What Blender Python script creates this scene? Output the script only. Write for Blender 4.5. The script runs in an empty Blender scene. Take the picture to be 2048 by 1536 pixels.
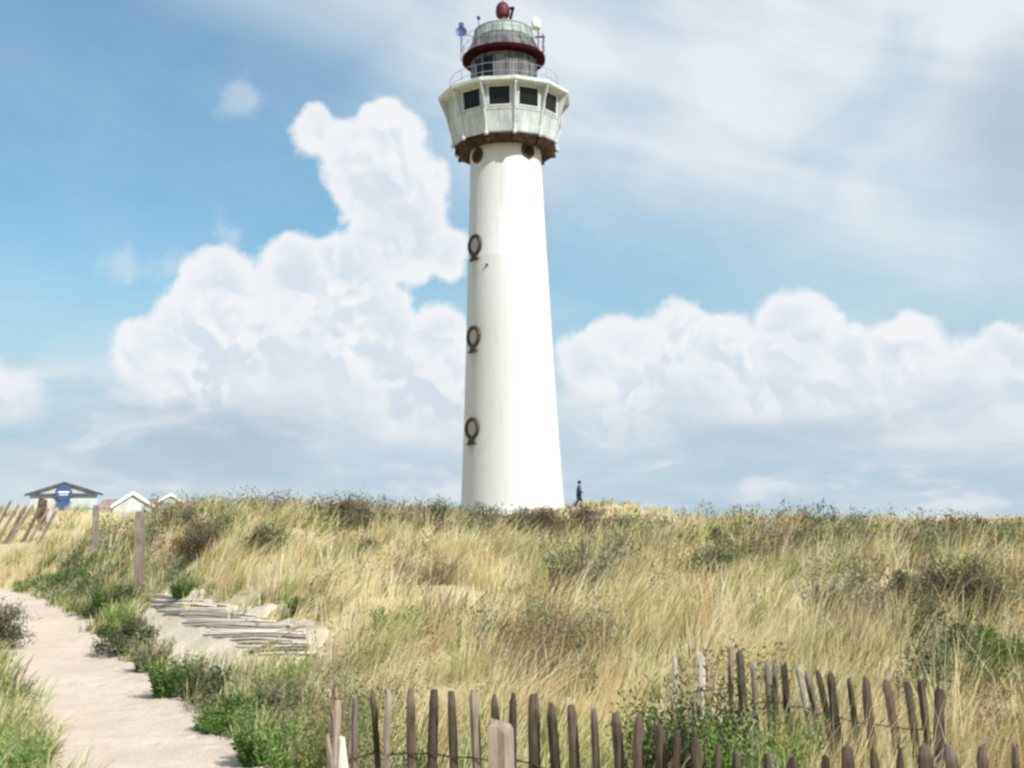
import bpy, math, random
import numpy as np
from mathutils import Vector, Matrix, Euler
R = math.radians
PI = math.pi
rng = np.random.default_rng(7)
random.seed(7)
sc = bpy.context.scene
COL = sc.collection

# ------------------------------------------------------------------ camera
F = 2400.0                       # focal length in pixels of the 2048 px wide photograph
HORIZON = 1060.0
cam_d = bpy.data.cameras.new('camera')
cam = bpy.data.objects.new('camera', cam_d)
COL.objects.link(cam)
cam_d.sensor_width = 36.0
cam_d.lens = F / 2048.0 * 36.0
cam_d.clip_start = 0.1
cam_d.clip_end = 20000.0
EYE = Vector((0, 0, 1.6))
PITCH = math.atan((HORIZON - 768.0) / F)
ROLL = R(-1.15)
CAMROT = Euler((PI / 2 + PITCH, 0, 0)).to_matrix() @ Matrix.Rotation(ROLL, 3, 'Z')
cam.matrix_world = Matrix.Translation(EYE) @ CAMROT.to_4x4()
sc.camera = cam

def ray(px, py):
    return (CAMROT @ Vector(((px - 1024.0) / F, -(py - 768.0) / F, -1.0))).normalized()

def at(px, py, Y):
    r = ray(px, py)
    return EYE + r * (Y / r.y)

# ------------------------------------------------------------------ exposure / render
sc.view_settings.view_transform = 'Standard'
sc.view_settings.look = 'None'
sc.view_settings.exposure = 0.45
sc.view_settings.gamma = 1.0
sc.cycles.filter_width = 2.7
sc.cycles.max_bounces = 6
sc.cycles.diffuse_bounces = 3
sc.cycles.transparent_max_bounces = 4
sc.cycles.caustics_reflective = False
sc.cycles.caustics_refractive = False

# ------------------------------------------------------------------ sun
SUN_EL, SUN_AZ = R(43), R(137)         # azimuth measured from +Y towards +X
sun_dir = Vector((math.sin(SUN_AZ) * math.cos(SUN_EL), math.cos(SUN_AZ) * math.cos(SUN_EL), math.sin(SUN_EL)))
sd = bpy.data.lights.new('sun', 'SUN')
sd.energy = 4.5
sd.angle = R(0.5)
sd.color = (1.0, 0.975, 0.94)
so = bpy.data.objects.new('sun', sd)
so.rotation_euler = sun_dir.to_track_quat('Z', 'Y').to_euler()
so.location = (30, -40, 60)
COL.objects.link(so)

# ------------------------------------------------------------------ node expression helper
class G:
    """tiny wrapper that turns python arithmetic into Math nodes"""
    nt = None
    def __init__(s, sock): s.s = sock
    @staticmethod
    def math(op, *a, clamp=False):
        n = G.nt.nodes.new('ShaderNodeMath'); n.operation = op; n.use_clamp = clamp
        for i, v in enumerate(a):
            if isinstance(v, G): G.nt.links.new(v.s, n.inputs[i])
            else: n.inputs[i].default_value = v
        return G(n.outputs[0])
    def __add__(s, o): return G.math('ADD', s, o)
    __radd__ = __add__
    def __sub__(s, o): return G.math('SUBTRACT', s, o)
    def __rsub__(s, o): return G.math('SUBTRACT', o, s)
    def __mul__(s, o): return G.math('MULTIPLY', s, o)
    __rmul__ = __mul__
    def __truediv__(s, o): return G.math('DIVIDE', s, o)

def node(kind, ins=None, **props):
    n = G.nt.nodes.new(kind)
    for k, v in props.items(): setattr(n, k, v)
    for k, v in (ins or {}).items():
        if isinstance(v, G): G.nt.links.new(v.s, n.inputs[k])
        elif isinstance(v, bpy.types.NodeSocket): G.nt.links.new(v, n.inputs[k])
        else: n.inputs[k].default_value = v
    return n
def smooth(x, a, b, lo=0.0, hi=1.0):
    n = node('ShaderNodeMapRange', {0: x, 1: a, 2: b, 3: lo, 4: hi}, interpolation_type='SMOOTHSTEP')
    return G(n.outputs[0])
def linear(x, a, b, lo=0.0, hi=1.0):
    n = node('ShaderNodeMapRange', {0: x, 1: a, 2: b, 3: lo, 4: hi})
    return G(n.outputs[0])
def comb(x, y, z=0.0):
    return G(node('ShaderNodeCombineXYZ', {0: x, 1: y, 2: z}).outputs[0])
def noise(vec, scale, detail=4, rough=0.5, dist=0.0, out='Fac', lac=2.0):
    n = node('ShaderNodeTexNoise', {'Vector': vec, 'Scale': scale, 'Detail': detail, 'Roughness': rough, 'Distortion': dist, 'Lacunarity': lac})
    return G(n.outputs[out])
def mixc(f, a, b):
    n = node('ShaderNodeMix', data_type='RGBA')
    for i, v in ((0, f), (6, a), (7, b)):
        if isinstance(v, G): G.nt.links.new(v.s, n.inputs[i])
        elif isinstance(v, bpy.types.NodeSocket): G.nt.links.new(v, n.inputs[i])
        else: n.inputs[i].default_value = (*v, 1) if isinstance(v, tuple) and len(v) == 3 else v
    return G(n.outputs[2])

# ------------------------------------------------------------------ sky with clouds (all by direction)
w = bpy.data.worlds.new('World'); sc.world = w; w.use_nodes = True
nt = w.node_tree; nt.nodes.clear(); G.nt = nt
STR = 0.1
sky = node('ShaderNodeTexSky', sky_type='NISHITA')
sky.sun_disc = False
sky.sun_elevation = SUN_EL; sky.sun_rotation = SUN_AZ
sky.air_density = 1.15; sky.dust_density = 0.6; sky.ozone_density = 2.5; sky.altitude = 0
tc = node('ShaderNodeTexCoord')
direc = G(tc.outputs['Generated'])
sep = node('ShaderNodeSeparateXYZ', {0: direc})
dx, dy, dz = (G(sep.outputs[i]) for i in range(3))
K = 2400.0
U = G.math('ARCTAN2', dx, dy) * K          # azimuth in "pixels"
V = G.math('ARCSINE', dz) * K              # elevation in "pixels"
def uv(px, py):
    r = ray(px, py)
    return math.atan2(r.x, r.y) * K, math.asin(r.z) * K
P0 = comb(U, V)
# domain warp
n1 = node('ShaderNodeTexNoise', {'Vector': P0, 'Scale': 0.009, 'Detail': 5, 'Roughness': 0.55})
wv = node('ShaderNodeVectorMath', {0: n1.outputs['Color'], 1: (0.5, 0.5, 0.5)}, operation='SUBTRACT')
wv = node('ShaderNodeVectorMath', {0: wv.outputs[0], 1: (70, 60, 0)}, operation='MULTIPLY')
P = G(node('ShaderNodeVectorMath', {0: P0, 1: wv.outputs[0]}, operation='ADD').outputs[0])
def billow(vec):
    a = node('ShaderNodeTexVoronoi', {'Vector': vec, 'Scale': 0.016, 'Detail': 2.0, 'Roughness': 0.42, 'Lacunarity': 2.2, 'Smoothness': 0.45}, feature='SMOOTH_F1', normalize=True)
    return G(a.outputs['Distance'])
b0 = billow(P)
Psh = G(node('ShaderNodeVectorMath', {0: P, 1: (12, 20, 0)}, operation='ADD').outputs[0])
h0 = noise(P, 0.0085, 3, 0.5, 0.3); h1 = noise(Psh, 0.0085, 3, 0.5, 0.3)
relief = (h0 - h1) + (billow(Psh) - b0) * 0.22    # >0: facing the light
def field(blobs):
    acc = None
    for (px, py, r, *e) in blobs:
        sx = e[0] if e else 1.0             # horizontal stretch
        u, v = uv(px, py)
        if sx == 1.0:
            dd = G(node('ShaderNodeVectorMath', {0: P, 1: (u, v, 0)}, operation='DISTANCE').outputs['Value'])
        else:
            q = node('ShaderNodeVectorMath', {0: P, 1: (1 / sx, 1, 0)}, operation='MULTIPLY')
            dd = G(node('ShaderNodeVectorMath', {0: q.outputs[0], 1: (u / sx, v, 0)}, operation='DISTANCE').outputs['Value'])
        f = r - dd
        acc = f if acc is None else G.math('SMOOTH_MAX', acc, f, 14.0)
    return acc
left = [(640, 268, 48), (700, 300, 62), (775, 268, 64), (765, 370, 100), (845, 375, 52), (800, 465, 100), (890, 505, 45),
        (440, 590, 84), (590, 560, 84), (700, 560, 90), (290, 705, 62), (400, 700, 110), (560, 690, 140), (720, 690, 130), (880, 670, 66),
        (900, 790, 130), (700, 800, 150, 1.6), (420, 800, 90, 1.6)]
right = [(1175, 730, 66), (1250, 700, 76), (1350, 690, 86), (1460, 720, 86), (1590, 690, 96), (1690, 730, 76), (1810, 720, 80),
         (1930, 750, 74), (2040, 745, 86), (1300, 820, 110, 1.8), (1600, 830, 120, 2.2), (1900, 850, 110, 2.0), (2200, 780, 120, 1.5), (2380, 740, 110, 1.6)]
farl = [(10, 800, 62, 1.2), (-120, 780, 80, 1.5), (135, 950, 40, 1.6), (60, 1000, 60, 3.0), (-300, 820, 90, 1.6)]
small = [(480, 195, 26, 1.4), (250, 535, 26, 1.5), (455, 465, 18, 1.2), (350, 540, 22, 1.4)]
Fl = G.math('SMOOTH_MAX', field(left), field(right), 20.0)
Fl = G.math('SMOOTH_MAX', Fl, field(farl), 10.0)
# other directions: random cumulus well away from the picture
absu = G.math('ABSOLUTE', U)
gen = (noise(P0, 0.0016, 3, 0.5) - 0.52) * 1100.0 - linear(absu, 1300, 1700, 600, 0) - linear(V, 500, 1500, 0, 250)
Fl = G.math('MAXIMUM', Fl, gen)
fine_n = noise(P0, 0.035, 4, 0.6)
dens = Fl + (0.5 - b0) * 62.0 + (fine_n - 0.5) * 16.0 + 4.0
soft = smooth(V, 40, 420, 90, 24)
m_c = smooth(dens / soft, 0.0, 1.0)
fs = field(small) + (0.5 - b0) * 70.0 + (fine_n - 0.5) * 50.0
m_s = smooth(fs, -10, 36) * 0.40
# upper veil: streaks rising to the left, thicker to the upper right
ca, sa = math.cos(R(17)), math.sin(R(17))
su = U * ca - V * sa
sv = U * sa + V * ca
streak = noise(comb(su * 0.0011, sv * 0.0048), 1.0, 6, 0.55, 0.6)
streak2 = noise(comb(su * 0.0022, sv * 0.011, 5.0), 1.0, 5, 0.6, 0.4)
# veil amount: high above a slanted line on the right, or the top edge band on the left
lineR = V - (U * -0.30 + 560)
veil = smooth(lineR, -80, 330) * smooth(U, -420, -60)
ulft, vlft = uv(0, 60)
lineL = V - (U * -0.36 + 790)
veilL = smooth(lineL, -90, 230) * 0.8
veil = G.math('MAXIMUM', veil, veilL)
# lower right veil that leaves a blue band
veilB = smooth(U, 150, 1000) * smooth(V, 300, 520) * 0.62
veil = G.math('MAXIMUM', veil, veilB)
blot = noise(P0, 0.0030, 4, 0.5, 0.5)
st = smooth(streak * 0.45 + streak2 * 0.15 + blot * 0.40, 0.33, 0.62)
m_v = G.math('MULTIPLY', veil, st * 0.30 + 0.66)
m_v = G.math('ADD', m_v * 0.92, (st * 0.12 + 0.05) * smooth(V, 80, 300))
# grey patch at the right edge
ug, vg = uv(2040, 250)
dg = G(node('ShaderNodeVectorMath', {0: P, 1: (ug, vg, 0)}, operation='DISTANCE').outputs['Value'])
m_g = smooth(dg, 210, 30) * 0.85
# haze low over the horizon
m_h = smooth(V, 600, 150) * 0.95
bands = noise(comb(U * 0.0022, V * 0.010), 1.0, 5, 0.55, 0.5)
# colours (before the background strength)
def k(r, g, b): q = 1 / (STR * 2 ** 0.45); return (r * q, g * q, b * q)
skyc = node('ShaderNodeHueSaturation', {'Saturation': 1.18, 'Value': 1.25, 'Color': sky.outputs[0]})
skyc = node('ShaderNodeVectorMath', {0: skyc.outputs[0], 1: (0.50, 0.80, 0.75)}, operation='MULTIPLY')
skyc = G(skyc.outputs[0])
hazec = mixc(smooth(bands, 0.35, 0.65), k(0.46, 0.60, 0.72), k(0.63, 0.72, 0.80))
c = mixc(m_h, mixc(0.14, skyc, k(0.50, 0.64, 0.74)), hazec)
veilc = mixc(st, k(0.68, 0.77, 0.85), k(0.80, 0.85, 0.89))
c = mixc(m_v, c, veilc)
c = mixc(m_g, c, k(0.43, 0.53, 0.65))
# cumulus: white and crisp above, grey-blue underneath
under = smooth(V, 60, 370)
lowband = smooth(bands, 0.36, 0.66)
body = mixc(lowband, k(0.52, 0.64, 0.74), k(0.75, 0.80, 0.85))
deep = smooth(dens, 8, 90)
lit = mixc(smooth(relief, -0.06, 0.06), k(0.69, 0.76, 0.84), k(0.92, 0.93, 0.945))
lit = mixc(deep, k(0.90, 0.915, 0.935), lit)
inner = noise(P, 0.006, 4, 0.5)
litd = mixc(deep * smooth(inner, 0.40, 0.62) * 0.75, lit, k(0.72, 0.79, 0.86))
cc = mixc(under, body, litd)
# broken cloud running down to the horizon
low_n = noise(comb(U * 0.0042, V * 0.0115, 2.0), 1.0, 5, 0.55, 0.5)
low_m = smooth(V, 400, 250) * smooth(low_n, 0.38, 0.58)
c = mixc(low_m * 0.80, c, mixc(smooth(low_n, 0.48, 0.66), k(0.54, 0.65, 0.75), k(0.78, 0.82, 0.86)))
# grey cloud bases
def ell(px, py, rx, ry, s0=1.25, s1=0.3):
    u, v = uv(px, py)
    q = node('ShaderNodeVectorMath', {0: P, 1: (1 / rx, 1 / ry, 0)}, operation='MULTIPLY')
    dd = G(node('ShaderNodeVectorMath', {0: q.outputs[0], 1: (u / rx, v / ry, 0)}, operation='DISTANCE').outputs['Value'])
    return smooth(dd, s0, s1)
gb = G.math('MAXIMUM', ell(440, 865, 260, 75), ell(1560, 862, 260, 45) * 0.6)
gb = G.math('MAXIMUM', gb, ell(330, 940, 330, 40) * 0.6)

c = mixc(m_s, c, k(0.78, 0.83, 0.89))
c = mixc(m_c * smooth(V, -20, 200, 0.6, 0.97), c, cc)
c = mixc(gb * (smooth(low_n, 0.40, 0.60) * -0.6 + 0.92), c, k(0.45, 0.56, 0.66))
# below the horizon
c = mixc(smooth(dz, 0.0, -0.02), c, k(0.32, 0.30, 0.26))
bg = node('ShaderNodeBackground', {'Color': c, 'Strength': STR})
wo = node('ShaderNodeOutputWorld')
nt.links.new(bg.outputs[0], wo.inputs[0])
w.cycles.sampling_method = 'MANUAL'
w.cycles.sample_map_resolution = 512

# ------------------------------------------------------------------ generic helpers
def tag(o, label=None, cat=None, group=None, kind=None):
    for a, v in (('label', label), ('category', cat), ('group', group), ('kind', kind)):
        if v: o[a] = v
    return o
def empty(name, loc=(0, 0, 0), rz=0.0):
    o = bpy.data.objects.new(name, None); COL.objects.link(o)
    o.location = loc; o.rotation_euler = (0, 0, rz); o.empty_display_size = 0.3
    return o
def link(name, me, mat, parent=None, smooth_=False):
    o = bpy.data.objects.new(name, me); COL.objects.link(o)
    if mat is not None: me.materials.append(mat)
    if parent is not None: o.parent = parent
    if smooth_:
        me.polygons.foreach_set('use_smooth', [True] * len(me.polygons))
    return o
class MB:
    def __init__(s): s.v = []; s.f = []
    def add(s, vs, fs):
        o = len(s.v); s.v += [tuple(v) for v in vs]; s.f += [tuple(i + o for i in f) for f in fs]
    def box(s, c, size, M=None):
        x, y, z = (q / 2 for q in size)
        vs = [Vector((i * x, j * y, l * z)) for i in (-1, 1) for j in (-1, 1) for l in (-1, 1)]
        if M is not None: vs = [M @ v for v in vs]
        s.add([v + Vector(c) for v in vs], [(0, 1, 3, 2), (4, 6, 7, 5), (0, 4, 5, 1), (2, 3, 7, 6), (0, 2, 6, 4), (1, 5, 7, 3)])
    def lathe(s, prof, n=48, a0=0.0, close=True, c=(0, 0)):
        """prof: list of (radius, z)"""
        m = len(prof); vs = []; fs = []
        for i in range(n):
            a = a0 + 2 * PI * i / n
            for r, z in prof: vs.append((c[0] + r * math.cos(a), c[1] + r * math.sin(a), z))
        for i in range(n):
            j = (i + 1) % n
            for q in range(m - 1): fs.append((i * m + q, j * m + q, j * m + q + 1, i * m + q + 1))
        if close: fs += [tuple(i * m for i in reversed(range(n))), tuple(i * m + m - 1 for i in range(n))]
        s.add(vs, fs)
    def tube(s, pts, rad, n=8):
        pts = [Vector(p) for p in pts]; rads = rad if isinstance(rad, (list, tuple)) else [rad] * len(pts)
        vs = []; fs = []
        for i, p in enumerate(pts):
            t = (pts[min(i + 1, len(pts) - 1)] - pts[max(i - 1, 0)]).normalized()
            up = Vector((0, 0, 1)) if abs(t.z) < 0.9 else Vector((1, 0, 0))
            a = t.cross(up).normalized(); b = t.cross(a)
            for q in range(n):
                an = 2 * PI * q / n
                vs.append(p + (a * math.cos(an) + b * math.sin(an)) * rads[i])
        for i in range(len(pts) - 1):
            for q in range(n):
                r_ = (q + 1) % n
                fs.append((i * n + q, i * n + r_, (i + 1) * n + r_, (i + 1) * n + q))
        fs += [tuple(range(n)), tuple((len(pts) - 1) * n + q for q in reversed(range(n)))]
        s.add(vs, fs)
    def torus(s, c, R_, r, M=None, n=32, m=10):
        vs = []; fs = []
        for i in range(n):
            a = 2 * PI * i / n
            for j in range(m):
                b = 2 * PI * j / m
                v = Vector(((R_ + r * math.cos(b)) * math.cos(a), (R_ + r * math.cos(b)) * math.sin(a), r * math.sin(b)))
                vs.append((M @ v if M is not None else v) + Vector(c))
        for i in range(n):
            for j in range(m):
                fs.append((i * m + j, ((i + 1) % n) * m + j, ((i + 1) % n) * m + (j + 1) % m, i * m + (j + 1) % m))
        s.add(vs, fs)
    def ball(s, c, r, nu=16, nv=10, sq=1.0):
        prof = [(max(1e-4, r * math.sin(PI * i / nv)), -r * sq * math.cos(PI * i / nv)) for i in range(nv + 1)]
        m = MB(); m.lathe(prof, nu, close=False)
        s.add([Vector(v) + Vector(c) for v in m.v], m.f)
    def build(s, name, mat, parent=None, smooth_=False, bevel=0.0, auto=False):
        me = bpy.data.meshes.new(name); me.from_pydata([tuple(v) for v in s.v], [], s.f); me.update()
        o = link(name, me, mat, parent, smooth_ or auto)
        if auto:
            try: me.set_sharp_from_angle(angle=R(35))
            except Exception: pass
        if bevel:
            b = o.modifiers.new('bevel', 'BEVEL'); b.width = bevel; b.segments = 2; b.limit_method = 'ANGLE'
        return o
def np_mesh(name, verts, quads, tris=None, mat=None, parent=None, tint=None, smooth_=False):
    """fast mesh from numpy arrays; tint is one rgb per vertex"""
    me = bpy.data.meshes.new(name)
    verts = np.asarray(verts, np.float32)
    nq = 0 if quads is None else len(quads); ntr = 0 if tris is None else len(tris)
    me.vertices.add(len(verts)); me.vertices.foreach_set('co', verts.ravel())
    loops = []
    if nq: loops.append(np.asarray(quads, np.int32).ravel())
    if ntr: loops.append(np.asarray(tris, np.int32).ravel())
    loops = np.concatenate(loops)
    me.loops.add(len(loops)); me.loops.foreach_set('vertex_index', loops)
    me.polygons.add(nq + ntr)
    st_ = np.concatenate([np.arange(nq) * 4, nq * 4 + np.arange(ntr) * 3]).astype(np.int32)
    me.polygons.foreach_set('loop_start', st_)
    if smooth_: me.polygons.foreach_set('use_smooth', np.ones(nq + ntr, bool))
    me.update(calc_edges=True)
    if tint is not None:
        at_ = me.color_attributes.new('tint', 'FLOAT_COLOR', 'POINT')
        c4 = np.ones((len(verts), 4), np.float32); c4[:, :3] = tint
        at_.data.foreach_set('color', c4.ravel())
    return link(name, me, mat, parent)

# ------------------------------------------------------------------ materials
def mat(name, base=(0.5, 0.5, 0.5), rough=0.7, spec=0.3, metal=0.0):
    m = bpy.data.materials.new(name); m.use_nodes = True
    G.nt = m.node_tree
    b = m.node_tree.nodes['Principled BSDF']
    b.inputs['Base Color'].default_value = (*base, 1); b.inputs['Roughness'].default_value = rough
    b.inputs['Specular IOR Level'].default_value = spec; b.inputs['Metallic'].default_value = metal
    return m, b
def setc(b, c): G.nt.links.new(c.s, b.inputs['Base Color'])
def bump(b, h, strength=0.5, dist=0.02):
    n = node('ShaderNodeBump', {'Height': h, 'Strength': strength, 'Distance': dist})
    G.nt.links.new(n.outputs[0], b.inputs['Normal'])
def objc(): return G(node('ShaderNodeTexCoord').outputs['Object'])
def mottled(name, c1, c2, scale=3.0, rough=0.7, detail=5, stretch=(1, 1, 1), lo=0.35, hi=0.65, bs=0.2, bd=0.01, spec=0.3, metal=0.0):
    m, b = mat(name, c1, rough, spec, metal)
    v = node('ShaderNodeVectorMath', {0: objc(), 1: stretch}, operation='MULTIPLY').outputs[0]
    n = noise(v, scale, detail, 0.6)
    setc(b, mixc(smooth(n, lo, hi), c1, c2))
    if bs: bump(b, n, bs, bd)
    return m

def foliage_mat(name, trans=0.35, rough=0.75):
    m = bpy.data.materials.new(name); m.use_nodes = True; t = m.node_tree; G.nt = t; t.nodes.clear()
    a = node('ShaderNodeAttribute', attribute_name='tint')
    d = node('ShaderNodeBsdfDiffuse', {'Color': a.outputs['Color'], 'Roughness': rough})
    tr = node('ShaderNodeBsdfTranslucent', {'Color': a.outputs['Color']})
    mx = node('ShaderNodeMixShader', {0: trans, 1: d.outputs[0], 2: tr.outputs[0]})
    o = node('ShaderNodeOutputMaterial', {0: mx.outputs[0]})
    return m
M_grass = foliage_mat('grass_blade', 0.42)
M_leaf = foliage_mat('shrub_leaf', 0.25)

# ground: sand with straw litter
M_ground, b = mat('dune_ground', (0.5, 0.43, 0.3), 0.95, 0.1)
oc = objc()
g1 = noise(oc, 0.6, 5, 0.6); g2 = noise(oc, 14.0, 5, 0.65)
cg = mixc(smooth(g1, 0.35, 0.65), (0.48, 0.40, 0.24), (0.38, 0.32, 0.17))
cg = mixc(smooth(g2, 0.5, 0.7), cg, (0.56, 0.49, 0.33))
setc(b, cg); bump(b, g2, 0.6, 0.04)
M_path, b = mat('path_sand', (0.6, 0.53, 0.46), 0.95, 0.15)
oc = objc()
p1 = noise(oc, 0.9, 5, 0.6); p2 = noise(oc, 35.0, 4, 0.7); p3 = noise(oc, 5.0, 5, 0.6)
cp = mixc(smooth(p1, 0.35, 0.65), (0.53, 0.445, 0.36), (0.60, 0.51, 0.42))
cp = mixc(smooth(p3, 0.45, 0.7) * 0.6, cp, (0.50, 0.41, 0.33))
cp = mixc(smooth(p2, 0.55, 0.70) * 0.7, cp, (0.28, 0.22, 0.17))
cp = mixc(smooth(p2, 0.40, 0.28) * 0.5, cp, (0.64, 0.60, 0.56))
setc(b, cp); vf = node('ShaderNodeTexVoronoi', {'Vector': oc, 'Scale': 2.6, 'Randomness': 1.0})
bump(b, G.math('ADD', p2 * 0.5, p3) + smooth(G(vf.outputs['Distance']), 0.08, 0.30) * 0.4, 0.8, 0.045)
M_sand, b = mat('patch_sand', (0.6, 0.53, 0.42), 0.95, 0.15)
oc = objc()
p1 = noise(oc, 1.5, 5, 0.6); p2 = noise(oc, 24.0, 5, 0.65)
cp = mixc(smooth(p1, 0.4, 0.62), (0.62, 0.54, 0.43), (0.53, 0.45, 0.34))
cp = mixc(smooth(p2, 0.55, 0.72) * 0.6, cp, (0.40, 0.34, 0.24))
setc(b, cp); bump(b, G.math('ADD', p2 * 0.5, p1), 0.8, 0.05)

def wood(name, c1, c2, c3):
    m, b = mat(name, c1, 0.85, 0.2)
    oc = objc()
    v = node('ShaderNodeVectorMath', {0: oc, 1: (14, 14, 1.6)}, operation='MULTIPLY').outputs[0]
    n = noise(v, 3.0, 6, 0.65, 0.6); n2 = noise(oc, 3.5, 4, 0.6)
    info = node('ShaderNodeObjectInfo')
    rnd = G(info.outputs['Random'])
    col = mixc(smooth(n, 0.35, 0.68), c1, c2)
    col = mixc(smooth(n2, 0.45, 0.7) * 0.7, col, c3)
    hsv = node('ShaderNodeHueSaturation', {'Color': col, 'Value': rnd * 0.7 + 0.65})
    G.nt.links.new(hsv.outputs[0], b.inputs['Base Color'])
    bump(b, n, 0.7, 0.006)
    return m
M_wood = wood('weathered_wood', (0.092, 0.068, 0.048), (0.03, 0.022, 0.016), (0.18, 0.145, 0.11))
M_woodgrey = wood('silvered_wood', (0.28, 0.23, 0.18), (0.13, 0.10, 0.075), (0.36, 0.31, 0.25))
M_woodpale = wood('bleached_wood', (0.40, 0.36, 0.31), (0.27, 0.235, 0.20), (0.46, 0.42, 0.37))
M_slat = wood('sun_bleached_slat', (0.64, 0.56, 0.46), (0.46, 0.39, 0.31), (0.72, 0.65, 0.55))
M_stick = wood('dry_stick', (0.30, 0.24, 0.18), (0.14, 0.10, 0.08), (0.42, 0.35, 0.28))
M_wire, _ = mat('rusty_wire', (0.09, 0.06, 0.045), 0.6, 0.4, 0.6)

# ------------------------------------------------------------------ terrain
PATH = np.array([(1.7, -6), (1.2, -2), (0.35, 2), (-0.7, 4.5), (-2.18, 8.0), (-3.15, 10.0), (-5.5, 15.0), (-8.2, 20.5), (-10.6, 25.0), (-12.6, 27.6), (-16, 29.2), (-24, 30.0), (-60, 31)], float)
PHW = 0.71
SAND = np.array([(-5.6, 18.6), (-4.55, 16.3), (-3.35, 14.0), (-2.55, 12.7), (-2.1, 12.0)], float)
def poly_dist(x, y, line):
    best = np.full(np.shape(x), 1e9)
    for (x0, y0), (x1, y1) in zip(line[:-1], line[1:]):
        ex, ey = x1 - x0, y1 - y0
        t = np.clip(((x - x0) * ex + (y - y0) * ey) / (ex * ex + ey * ey), 0, 1)
        best = np.minimum(best, np.hypot(x - x0 - t * ex, y - y0 - t * ey))
    return best
def sstep(t): t = np.clip(t, 0, 1); return t * t * (3 - 2 * t)
_ph = rng.uniform(0, 2 * PI, (24, 3))
def wav(x, y, L, seed):
    """smooth pseudo noise in -1..1 with feature size L"""
    s = 0
    for i in range(5):
        a = _ph[(seed * 5 + i) % 24]
        kx, ky = math.cos(a[2]) * 2 * PI / (L * (0.7 + 0.17 * i)), math.sin(a[2]) * 2 * PI / (L * (0.7 + 0.17 * i))
        s = s + np.sin(x * kx + y * ky + a[0]) * np.cos(x * ky * 0.6 - y * kx * 0.6 + a[1])
    return s / 2.6
DY = [-40, 0, 4, 6, 10, 14, 18, 21, 24, 27, 34, 50, 70, 110, 400, 3000, 9000]
DZ = [-.1, -.1, -.05, .1, .36, .80, 1.22, 1.48, 1.62, 1.58, 1.1, 1.3, 1.6, 2.0, 2.0, 0.0, 0.0]
def H(x, y):
    x = np.asarray(x, float); y = np.asarray(y, float)
    D = np.interp(y, DY, DZ)
    s = x / np.maximum(y, 6.0)
    cr = np.interp(s, [-.6, -.42, -.26, -.12, 0, .1, .17, .26, .42, .6], [1.9, 1.86, 2.0, 1.85, 1.52, 1.42, 1.44, 1.42, 1.16, 1.1]) / 1.62
    win = sstep((y - 7) / 14) * (1 - sstep((y - 29) / 10))
    D = D * (1 + (cr - 1) * win)
    D = D + 0.15 * wav(x, y, 4.2, 0) * sstep((y - 6) / 6) * (1 - sstep((y - 40) / 30)) + 0.06 * wav(x, y, 1.7, 1) * sstep((y - 3) / 4) * (1 - sstep((y - 60) / 30))
    D = D - (1 - sstep((poly_dist(x, y, SAND) - .3) / 1.0)) * (0.12 * wav(x, y, 4.2, 0) * sstep((y - 6) / 6) + 0.055 * wav(x, y, 1.7, 1))
    # mound under the lighthouse
    D = D + (2.85 - 1.6) * (1 - sstep((np.hypot(x - 1.5, y - 71) - 4.5) / 7))
    D = D + 1.32 * np.exp(-((y - 41) / 5.5) ** 2) * sstep((-s - .24) / .14) * sstep((y - 28) / 8)
    p = np.interp(y, [0, 8, 15, 21, 26, 40], [0, 0, .10, .34, .46, .9])
    dist = poly_dist(x, y, PATH) - PHW
    wgt = sstep(dist / 2.3)
    side = 1 + 0 * x
    return p * (1 - wgt) + D * wgt - 0.03 * (1 - sstep((dist + 0.5) / 0.6))
def Hs(x, y): return float(H(np.array([x]), np.array([y]))[0])
def hit(px, py, t0=2.0, t1=60.0):
    """where the view through a point of the photograph meets the ground"""
    r = ray(px, py); ts = np.linspace(t0, t1, 3000)
    x = EYE.x + r.x * ts; y = EYE.y + r.y * ts; z = EYE.z + r.z * ts
    below = np.nonzero(z < H(x, y))[0]
    if len(below) == 0: return None
    i = below[0]
    return Vector((x[i], y[i], z[i]))

def axis(lo_far, lo, hi, hi_far, step, nfar):
    a = np.arange(lo, hi + step / 2, step)
    g1_ = -np.geomspace(1, abs(lo_far - lo) + 1, nfar)[::-1] + 1 + lo
    g2_ = np.geomspace(1, abs(hi_far - hi) + 1, nfar) - 1 + hi
    return np.concatenate([g1_[:-1], a, g2_[1:]])
gx = axis(-9000, -20, 16, 9000, 0.16, 34)
gy = axis(-6000, -3, 36, 9000, 0.16, 40)
X, Y = np.meshgrid(gx, gy)
Z = H(X, Y)
nx, ny = len(gx), len(gy)
idx = np.arange(nx * ny).reshape(ny, nx)
quads = np.stack([idx[:-1, :-1], idx[:-1, 1:], idx[1:, 1:], idx[1:, :-1]], -1).reshape(-1, 4)
o = np_mesh('ground', np.stack([X, Y, Z], -1).reshape(-1, 3), quads, mat=M_ground, smooth_=True)
tag(o, 'pale sandy dune ground under the grass', kind='structure')

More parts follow.
